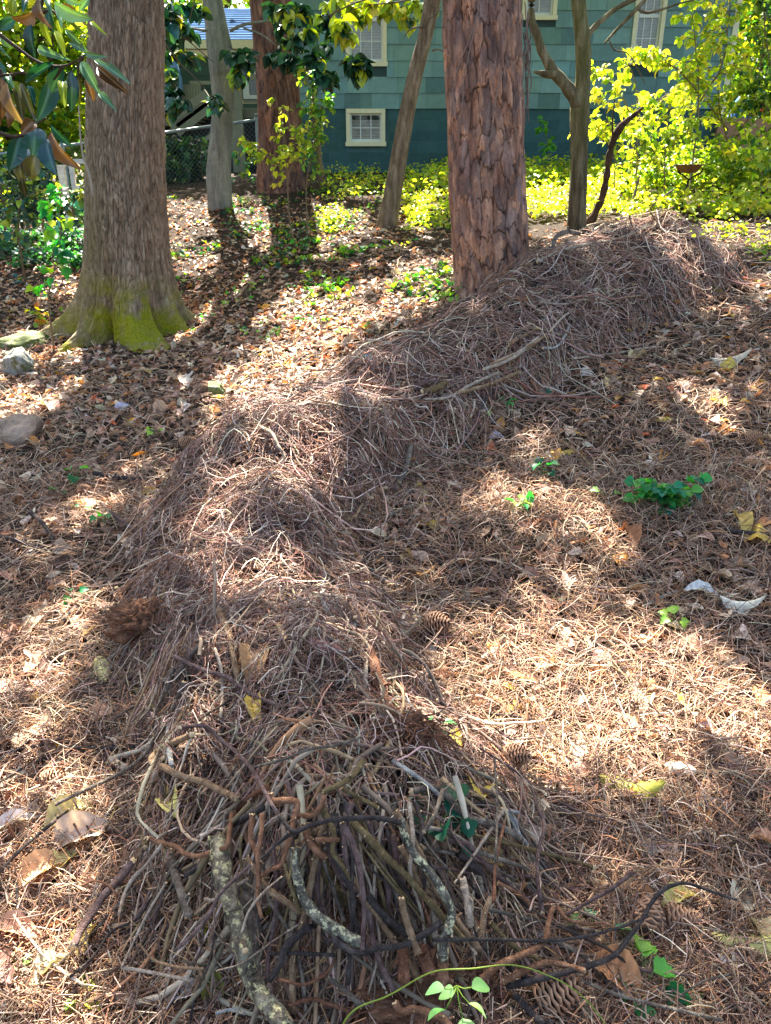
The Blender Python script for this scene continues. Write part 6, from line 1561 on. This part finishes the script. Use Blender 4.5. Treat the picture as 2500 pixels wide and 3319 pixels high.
mag_cluster('magnolia_bough', 'dark leaf rosette drooping across the sill of the upstairs window', [(1165,210),(1180,205),(1150,205),(1170,225)], 11.0, _rm, .2, DG, [([(1090, 120), (1120, 170), (1165, 200)], .007)], .05, .08)

# vine clad saplings, left vine plant
_rs = np.random.default_rng(13)
sapling('slender sapling with bright yellow leaves in front of the red pine', [[(960, 808), (940, 720), (932, 627), (928, 535), (922, 462), (905, 380), (890, 320), (884, 300)], [(926, 560), (880, 520), (840, 490), (800, 450)], [(930, 600), (950, 520), (960, 460), (965, 400)]], None, .075, 13, .22, YG, _rs, 'yellow', per=6, sw=.010, bareto=.42, up=.1)
sapling('slender sapling wrapped in green vine beside the basement window', [[(998, 792), (996, 700), (995, 600), (1006, 515), (1014, 380), (1006, 304), (990, 217)], [(1006, 420), (1040, 360), (1075, 310)], [(1000, 560), (1020, 480), (1024, 400)]], None, .07, 15, .2, [(96, 146, 48), (130, 164, 50), (74, 124, 56), (170, 176, 60)], _rs, 'green', per=6, sw=.010, bareto=.36, up=0)
sapling('ivy covered thin trunk standing close to the house corner', [[(1040, 560), (1032, 480), (1024, 400), (1016, 320), (1010, 270)]], 13.0, .07, 16, .14, [(96, 146, 48), (150, 160, 50), (176, 160, 60)], _rs, 'green', per=6, sw=.05, bareto=.05, up=0)
sapling('leafy green vine plant climbing beside the big oak', [[(149, 994), (160, 950), (176, 908), (186, 870), (194, 827), (196, 740), (194, 664), (198, 630), (201, 600)]], 6.9, .105, 13, .14, [(50, 140, 50), (66, 152, 48), (34, 118, 66), (150, 186, 44), (60, 150, 60)], _rs, 'green', 'vine_plant', sw=.008, per=4, cat='plant', tmpl=LEAFI, droop=-.45, bareto=.22, wide=1.05)
sapling('little yellowing seedling at the foot of the vine plant', [[(120, 1062), (118, 1040), (112, 1015), (108, 1000)]], None, .08, 5, .08, [(120, 170, 50), (200, 190, 50), (214, 130, 50)], _rs, 'green', 'seedling', sw=.004, per=4, cat='plant', tmpl=LEAFI)

# sunlit shrubs past the pine
BIGY = dict(mat='yellow', cat='shrub', group='yellow leaved shrubs past the forked tree', name='shrub')
_ry = np.random.default_rng(44)
sapling('arching yellow green shrub nearest the forked tree', [[(2060, 640), (2070, 520), (2070, 380), (2060, 250), (2010, 150)], [(2060, 400), (2010, 300), (1960, 240), (1910, 200)], [(2065, 420), (2120, 340), (2180, 290)]], 11.6, .105, 13, .42, YG, _ry, per=7, sw=.012, **BIGY)
sapling('airy yellow shrub with thin stems between the forked tree and the birdbath', [[(1990, 660), (1995, 540), (1985, 430), (1960, 330), (1940, 280)], [(1992, 520), (2030, 420), (2060, 330)], [(1990, 480), (1930, 420), (1910, 380)]], 11.2, .09, 11, .38, YG, _ry, per=8, sw=.009, **BIGY)
sapling('tall yellow shrub whose top crosses the right hand upstairs window', [[(2230, 660), (2255, 480), (2270, 330), (2260, 150), (2240, -40)], [(2262, 300), (2200, 230), (2140, 190), (2080, 170)], [(2268, 330), (2330, 230), (2360, 120), (2370, -30)]], 11.0, .095, 23, .55, YG, _ry, per=9, sw=.013, **BIGY)
sapling('dense yellow green shrub covering the house corner', [[(2380, 640), (2370, 480), (2340, 330), (2345, 170), (2330, 20), (2320, -60)], [(2360, 420), (2300, 330), (2230, 250)], [(2372, 480), (2440, 360), (2480, 200), (2500, 30)]], 12.0, .095, 23, .55, YG + YG2, _ry, per=9, sw=.013, **BIGY)
sapling('dark green leafed shrub at the far edge, shading the bank', [[(2540, 640), (2520, 480), (2490, 300), (2470, 150), (2450, -20)], [(2520, 420), (2470, 330), (2440, 240)], [(2545, 560), (2580, 380), (2590, 150)]], 11.2, .09, 22, .55, GN + YG2 + YG2, _ry, per=11, sw=.013, **BIGY)
sapling('low yellow shrub leaning over the birdbath', [[(2150, 650), (2150, 540), (2160, 420), (2180, 330)], [(2150, 540), (2090, 460), (2020, 420)], [(2152, 520), (2210, 440), (2280, 400)]], 10.6, .09, 16, .45, YG2 + YG, _ry, per=8, sw=.010, **BIGY)
sapling('spindly yellow seedling rising from the near bank at the frame edge', [[(2470, 640), (2475, 520), (2485, 420), (2495, 340)], [(2472, 560), (2430, 500), (2400, 480)]], 9.6, .09, 9, .3, YG, _ry, per=7, sw=.006, **BIGY)
sapling('green vine sprig climbing the block foundation by the pine', [[(1775, 520), (1772, 450), (1768, 400), (1775, 380)]], 15.5, .13, 8, .18, [(80, 150, 50), (110, 170, 50)], _ry, per=6, sw=.006, cat='plant', name='vine_plant', mat='green', bareto=0)
sapling('dark shrub behind the chain link fence below the stairs', [[(560, 620), (560, 540), (570, 450)], [(600, 620), (610, 520), (620, 440)], [(660, 600), (650, 520), (640, 460)], [(540, 600), (530, 520), (540, 440)]], 15.0, .15, 16, .5, DG + GN + [(90, 130, 50)], _ry, 'green', 'shrub', sw=.012, per=10, cat='shrub', bareto=0)
sapling('shrub with mixed green and yellow leaves against the fence post', [[(775, 620), (780, 560), (790, 500), (800, 460)], [(780, 560), (830, 500), (850, 470)]], 13.6, .08, 9, .25, [(70, 130, 60), (150, 170, 50), (40, 110, 90)], _ry, 'green', 'shrub', sw=.006, per=6, cat='shrub')
sapling('dense ivy shrub in the shade left of the oak', [[(60, 780), (60, 640), (90, 520)], [(20, 760), (10, 620), (0, 480)], [(140, 740), (150, 640), (170, 560)], [(240, 720), (250, 660), (260, 620)]], 9.4, .10, 12, .45, BT + DG + YG2, _ry, 'ivy', 'shrub', sw=.012, per=10, cat='shrub', bareto=0)

# ground cover
def build_cover():
    rng = np.random.default_rng(71); parts = []
    def patch(n, poly, hmax, leaf, pal, tmpl, per, ymax=17.0, patchy=0.0, sc=.9):
        x0, x1, y0, y1 = poly; P, px, py = [], [], []
        pxs = rng.uniform(x0, x1, n); pys = rng.uniform(y0, y1, n); P, ok = hit(pxs, pys, 0, gz); ok &= (P[:, 1] < ymax) & (pz(P[:, 0], P[:, 1]) < .05)
        if patchy: ok &= fbm(P[:, 0] * sc, P[:, 1] * sc, seed=int(x0) % 50 + 1) > patchy
        P = P[ok]; n = len(P)
        if n == 0: return
        Pn = np.repeat(P, per, 0); h = np.repeat(hmax * rng.uniform(.3, 1, n), per) * rng.uniform(.35, 1, n * per); m = len(Pn)
        pos = Pn + np.stack([rng.normal(size=m) * .07, rng.normal(size=m) * .07, h], -1); B = basis(rng.uniform(0, 2 * PI, m), rng.normal(size=m) * .45 - .1, rng.normal(size=m) * .5)
        s = rng.uniform(.6, 1.2, m) * leaf; parts.append(batch_leaves(tmpl, pos, B, np.stack([s * 1.4, s, s], -1), pick(pal, m, rng, .22)))
    patch(1100, (1300, 2750, 545, 720), .30, .075, YG + [(196, 200, 110)], LEAF6, 8, 17, .36, .8)
    patch(600, (1400, 2750, 555, 640), .42, .085, YG + YG2, LEAF6, 8)
    patch(600, (2080, 2750, 540, 640), .7, .09, YG2, LEAF6, 10)
    patch(500, (1050, 1500, 560, 760), .22, .06, YG2 + YG, LEAF6, 7, 17, .46, 1.2)
    patch(240, (760, 1250, 590, 760), .12, .055, YG2 + GN, LEAF6, 6, 17, .50, 1.5)
    patch(260, (540, 1000, 640, 980), .09, .06, BT + YG2 + GN, LEAFI, 5, 14, .50, 1.6)
    patch(900, (-400, 320, 600, 880), .22, .07, BT + GN, LEAFI, 7, 15, .36, 1.0)
    patch(360, (-400, 320, 560, 700), .5, .07, YG + YG2 + BT, LEAF6, 9, 16)
    patch(170, (950, 1500, 780, 980), .10, .06, [(110, 168, 56), (70, 150, 80), (160, 186, 60)], LEAFI, 4, 12, .46, 1.6)
    patch(90, (150, 1400, 900, 1100), .07, .05, [(70, 150, 80), (120, 168, 56)], LEAFI, 3, 12, .42, 1.6)
    patch(160, (2250, 2750, 700, 860), .08, .05, YG + YG2, LEAF6, 5, 14, .45, 1.3)
    V, Q, C = concat(parts); o = link('undergrowth', raw_mesh('undergrowth', V, Q, C, [M['yellow']], True)); tag(o, 'low yellow green undergrowth and ivy covering the slope', None, None, 'stuff')
build_cover()

# small green plants, weeds, the thin green runner
def seedling(px, py, spx, pal, label, rng, n=7, tmpl=None, mat='green', hgt=.6, name='seedling', droop=-.15, per_leaf=1.0):
    P, ok = hit(np.array([px]), np.array([py])); p = P[0]; d = depth_of(p); S = spx / FPX * d
    root = empty(name, p); tag(root, label, 'plant'); mb = MB(); pos = []; face = []
    for k in range(n):
        a = 2 * PI * k / n + rng.normal() * .4; r_ = S * .5 * rng.uniform(.25, .8); top = p + [math.cos(a) * r_, math.sin(a) * r_, S * hgt * rng.uniform(.5, 1)]
        mb.tube(spline([p - [0, 0, .01], (p + top) / 2 + [0, 0, S * .12], top], 7), [.0016 * max(1, d / 2.5)] * 7, 4, srgb(96, 112, 60)); pos.append(top); face.append(a)
    mb.build('stem', M['stem'], root, True)
    leaf_cloud(np.array(pos), np.full(n, S * .42 * per_leaf) * rng.uniform(.8, 1.2, n), pal, rng, tmpl or LEAFI, droop, mat, 'leaves', root, np.array(face), wide=1.3, spread=.25)
    return root
_rg = np.random.default_rng(19); G1 = [(60, 150, 70), (40, 128, 70), (90, 168, 60)]; G2 = [(120, 180, 60), (150, 190, 70)]; G3 = [(30, 104, 72), (24, 90, 64)]
def compound():
    P, ok = hit(np.array([2145.]), np.array([1640.])); p = P[0]; d = depth_of(p); root = empty('seedling', p); tag(root, 'bushy green seedling with paired toothed leaflets at the shade line', 'plant'); mb = MB(); pos = []; face = []; sz_ = []
    for (tx, ty) in ((2060, 1560), (2060, 1620), (2110, 1560), (2150, 1590), (2190, 1640), (2240, 1590), (2270, 1550), (2160, 1660), (2120, 1600), (2220, 1620), (2180, 1570), (2085, 1590)):
        t = at(tx, ty, p[1] - .05 + _rg.normal() * .05); t[2] = max(t[2], sz(t[0], t[1]) + .04); C = spline([p, (p + t) / 2 + [0, 0, .05], t], 9); mb.tube(C, np.linspace(.003, .0015, 9), 5, srgb(110, 104, 70)); a = math.atan2(t[1] - p[1], t[0] - p[0])
        for q in range(3, 9):
            for s in (-1, 1): pos.append(C[q]); face.append(a + s * 1.0); sz_.append(.05)
        pos.append(C[-1]); face.append(a); sz_.append(.055)
    mb.build('stem', M['stem'], root, True); leaf_cloud(np.array(pos), np.array(sz_) * _rg.uniform(.8, 1.2, len(pos)), [(44, 134, 84), (60, 150, 70), (36, 120, 90), (96, 160, 60)], _rg, LEAF6, -.15, 'green', 'leaves', root, np.array(face), wide=1.7, spread=.25)
compound()
for (x, y, s, pal, lab, n) in ((1758, 1300, 60, G3 + G1, 'dark green seedling just right of the heap side', 5), (1640, 1322, 50, G1, 'tiny ferny seedling at the side of the heap', 6), (1575, 1345, 40, G2, 'tiny yellow green sprout against the heap', 4), (1680, 1660, 80, G2 + G1, 'yellow and green sprout in the shaded needles', 7), (1760, 1548, 90, G3 + G1, 'green seedling under the standing yellowish leaf', 5), (1970, 1625, 80, [(150, 196, 110)], 'pale green single leaf sprout before the bushy seedling', 2),
  (250, 1565, 80, G1, 'bright green ivy sprig beside the lone dark stick', 3), (192, 1612, 50, G1, 'small green ivy leaf by the dark pine cone', 2), (266, 1670, 60, G1, 'green ivy leaf standing in sunlit litter', 2), (342, 1700, 70, G1 + [(110, 190, 160)], 'bluish green ivy sprig against the flank of the heap', 3), (240, 1950, 70, G1, 'ragged green leaf at the side of the red clod', 3), (506, 1420, 50, G2, 'lime green sprig in the litter behind the flank', 3),
  (1430, 2700, 190, G3, 'dark green ivy leaves lying among the crossing branches', 5), (1470, 2760, 150, G3, 'dark green pointed leaves under the grey curving branch', 4), (1415, 2385, 90, [(70, 150, 70), (110, 190, 120)], 'fresh green sprout beside the fibrous root ball', 4), (1118, 2462, 30, G1, 'tiny green leaf caught on the heap', 1), (1930, 3050, 130, [(110, 190, 150), (120, 180, 80), (50, 130, 60)], 'jade green leaf sprig beside the big open pine cone', 4),
  (2080, 3225, 200, G2 + G1, 'bright green weed with narrow lobed leaves by the tan folded leaf', 6), (2275, 3300, 110, G1, 'pale green weed leaf at the near edge', 4), (2185, 2040, 80, G2, 'yellow green weed growing in the needle shade', 5), (60, 3165, 90, G2, 'small ferny weed in the near corner', 6), (275, 3270, 120, [(196, 204, 60), (130, 180, 50)], 'yellow flowering weed at the foot of the heap', 6), (1015, 2990, 0, G2, '', 0), (700, 3000, 110, [(120, 120, 40)], 'mossy olive leaf cluster beside the mottled log', 5), (905, 2970, 80, [(130, 120, 40), (150, 136, 46)], 'dull yellow leaf cluster behind the mottled log', 4)):
    if n: seedling(x, y, s, pal, lab, _rg, n)
def build_runner():
    L = [(1100, 3345), (1118, 3319), (1250, 3255), (1383, 3212), (1500, 3190), (1680, 3187), (1760, 3192), (1824, 3210), (1890, 3255), (1956, 3318), (1990, 3360)]
    p = spline(L, 60); Dr = rays(p[:, 0], p[:, 1]); P = CAM + Dr * (.86 / Dr[:, 1])[:, None] + np.stack([0 * p[:, 0], .03 * np.sin(np.linspace(0, PI, 60)) + .004 * np.sin(np.linspace(0, 23, 60)), 0 * p[:, 0]], -1)
    root = empty('green_runner', P[20]); tag(root, 'thin yellow green runner arching low across the foot of the heap', 'vine'); mb = MB(); mb.tube(P, np.linspace(.0015, .0010, 60), 7, srgb(150, 164, 70)); mb.build('stem', M['green'], root, True)
    pos = [P[i] for i in (28, 29, 30, 30, 31, 29)]; pos = [q + [0, 0, .0] for q in pos]
    tgt = [at(x, y, .84) for x, y in ((1440, 3205), (1530, 3200), (1445, 3270), (1500, 3300), (1470, 3225), (1520, 3250))]
    fc = np.array([3.0, .3, 3.6, 5.0, 2.5, 5.8]); leaf_cloud(np.array(tgt), np.full(6, .036), [(150, 206, 130), (130, 196, 110), (166, 212, 140)], np.random.default_rng(4), leaf_template('ovate', 8, 2, .5, .3, 0, 4), -.3, 'green', 'leaves', root, fc, wide=1.6, spread=.2)
    mb = MB(); a = at(1480, 3195, .86)
    for q in tgt: mb.tube([a, (a + q) / 2 + [0, 0, -.005], q], .0009, 5, srgb(150, 176, 80))
    mb.build('stalk', M['green'], root, True)
build_runner()

# ------------------------------------------------------------------ trees beyond the houses
def far_tree(px, py_top, Y, w, label, pal, rng, n=2600, leaf=.22, name='background_tree', zb=None):
    b = at(px, 560, Y); g = gz(b[0], min(Y, 24)) if zb is None else zb; top = at(px, py_top, Y)[2]
    root = empty(name, (b[0], Y, float(g))); tag(root, label, 'tree', 'trees beyond the yard'); mb = MB(); H = top - g
    P = np.array([(b[0], Y, g - .2), (b[0] + .1, Y, g + H * .3), (b[0] - .1, Y, g + H * .6), (b[0], Y, g + H * .85)]); mb.tube(spline(P, 14), np.linspace(.18, .04, 14), 9, srgb(84, 72, 60))
    for k in range(9): a = rng.uniform(0, 6.28); z = g + H * rng.uniform(.2, .8); mb.tube([(b[0], Y, z), (b[0] + w * .3 * math.cos(a), Y + w * .3 * math.sin(a), z + .5), (b[0] + w * .5 * math.cos(a), Y + w * .5 * math.sin(a), z + .8)], [.06, .04, .015], 6, srgb(84, 72, 60))
    mb.build('trunk', M['stem'], root, True)
    nc = 46; cc = np.stack([rng.normal(size=nc) * .3 * w, rng.normal(size=nc) * .3 * w, rng.uniform(.1, 1.0, nc) * H], -1); cc[:, :2] *= (1.1 - .6 * (cc[:, 2:] / H))
    idx = rng.integers(0, nc, n); pos = cc[idx] + rng.normal(size=(n, 3)) * .13 * w * np.array([1, 1, .6]) + [b[0], Y, g]
    leaf_cloud(pos, rng.uniform(.7, 1.2, n) * leaf, pal, rng, LEAF6, -.3, 'yellow', 'crown', root)
_rt = np.random.default_rng(55)
for (px, pt, Y, w, pal, lab) in ((40, -250, 17.5, 3.2, YG2 + YG, 'leafy yellow green tree behind the hanging magnolia leaves'), (200, -150, 18.5, 2.6, YG2, 'green tree whose crown fills the gap beside the oak'), (-160, -200, 16, 3.2, YG2 + GN, 'tall green tree past the fence at the edge of the yard'), (330, -300, 25, 5, YG2 + GN, 'tall tree rising behind the left end of the wing roof'), (620, -330, 29, 6, YG + YG2, 'sunny tree rising behind the blue grey wing roof'), (780, -330, 31, 5, GN + YG2, 'darker tree behind the wing roof nearest the red pine'),
    (2420, -150, 22, 3.4, YG + YG2, 'bright yellow tree past the house corner'), (2560, -250, 19.5, 3.4, YG2 + GN, 'green tree past the blue tarp'), (2700, -300, 24, 5, YG + YG2, 'broad yellow tree at the far side yard'), (2480, -250, 30, 6, YG2 + GN, 'pale distant tree behind the blue tarp'), (2380, 60, 33, 6, YG + YG2, 'distant sunny tree just clear of the house wall')):
    far_tree(px, pt, Y, w, lab, pal, _rt, 2600 if Y < 24 else 2200, .20 if Y < 20 else .30)

# ------------------------------------------------------------------ unseen crowns overhead, leafed only where dappled shade is wanted
LIT = [ # pixel polygons of ground to keep sunlit; the crowns are opened above them
([(1330,2350),(1420,2180),(1560,2020),(1740,1950),(1900,1990),(2130,2060),(2300,2100),(2560,2120),(2560,2560),(2250,2540),(1950,2570),(1700,2560),(1500,2500)],1.0),
([(1950,1290),(2150,1230),(2550,1290),(2550,1420),(2300,1440),(2000,1400)],.55),([(2150,1450),(2550,1470),(2550,1600),(2300,1570),(2080,1510)],.5),([(2200,930),(2550,880),(2550,960),(2250,980)],.8),([(2300,800),(2550,720),(2550,800),(2330,850)],.6),
([(-200,1480),(300,1500),(420,1580),(300,1750),(330,1900),(250,2150),(200,2400),(350,2600),(430,2800),(500,3000),(650,3400),(-200,3400)],.56),([(-200,1130),(500,1150),(700,1300),(640,1480),(-200,1500)],.75),
([(760,1220),(950,1130),(1130,1220),(1280,1370),(1330,1450),(1000,1480),(800,1380)],1.0),([(600,1600),(800,1590),(800,1770),(660,1780)],.8),([(650,1420),(1180,1470),(1200,1720),(900,1700),(600,1560)],.62),
([(1800,640),(2280,640),(2260,820),(2000,800),(1800,780)],.85),([(1200,850),(1290,860),(1345,950),(1280,980)],1.0),([(1700,600),(2250,600),(2250,700),(1700,730)],1.0),([(600,2600),(830,2600),(830,2800),(650,2800)],.5),([(2200,2800),(2560,2780),(2560,3050),(2250,3050)],.55),([(900,1700),(1150,1720),(1100,1980),(760,1960)],.4),([(1400,960),(2250,820),(2250,960),(1700,1120)],.35),([(1650,2600),(1900,2680),(1800,2800),(1620,2700)],.4),
([(200,680),(950,680),(1400,800),(1450,930),(1200,1060),(800,1180),(450,1130),(200,1100)],.72),([(1100,1700),(1300,1750),(1250,1900),(1050,1850)],.25),([(1050,540),(1500,540),(1450,740),(1100,700)],.45),([(-200,500),(330,540),(300,800),(-200,820)],.5),([(1200,2200),(1420,2200),(1420,2420),(1250,2350)],.5)]
def litness(px, py):
    L = np.full(px.shape, .07); L = np.where(py < 560, .55, L)
    for poly, v in LIT:
        p = np.array(poly, float); ins = np.zeros(px.shape, bool); j = len(p) - 1
        for i in range(len(p)):
            c = ((p[i, 1] > py) != (p[j, 1] > py)) & (px < (p[j, 0] - p[i, 0]) * (py - p[i, 1]) / (p[j, 1] - p[i, 1] + 1e-9) + p[i, 0]); ins ^= c; j = i
        L = np.where(ins, np.maximum(L, v), L)
    return L
def build_shade_crowns():
    rng = np.random.default_rng(88); s = .12
    X, Y = np.meshgrid(np.arange(-7.5, 7.5, s), np.arange(-.5, 15.5, s)); X = X.ravel() + rng.uniform(-.06, .06, X.size); Y = Y.ravel() + rng.uniform(-.06, .06, Y.size)
    G = np.stack([X, Y, sz(X, Y)], -1); px, py, dep = proj(G); inside = (dep > .3) & (px > -250) & (px < 2750) & (py < 3500)
    L0 = litness(px, py); Lm = L0.copy()
    for ox, oy in ((95, 0), (-95, 0), (0, 55), (0, -55)): Lm = np.maximum(Lm, np.where(litness(px + ox, py + oy) > .7, litness(px + ox, py + oy), 0))
    L = np.where(inside, Lm, .35)
    n = fbm(X * 2.4, Y * 2.4, seed=61, oct=3); n = np.clip((n - .5) * 2.2 + .5, 0, 1)
    keep = n > L
    G = G[keep]; m = len(G); hgt = rng.uniform(6.2, 9.5, m); C = G + SUN * ((hgt - G[:, 2]) / SUN[2])[:, None]
    per = 4; P = np.repeat(C, per, 0) + rng.normal(size=(m * per, 3)) * np.array([.055, .055, .09])
    own = np.where(P[:, 0] < -.6, 0, 1); k = len(P)
    # leaves broadside to the light
    size = rng.uniform(.12, .18, k)
    for w, (root, pal) in enumerate(((oak, GN + YG2), (pine, GN + YG2))):
        q = own == w; leaf_cloud(P[q], size[q], pal, rng, LEAF6, 0, 'green', 'crown', root, wide=1.7, spread=.35)  # unseen leaves added to shape the light on the ground
    print('crown leaves', k)
build_shade_crowns()
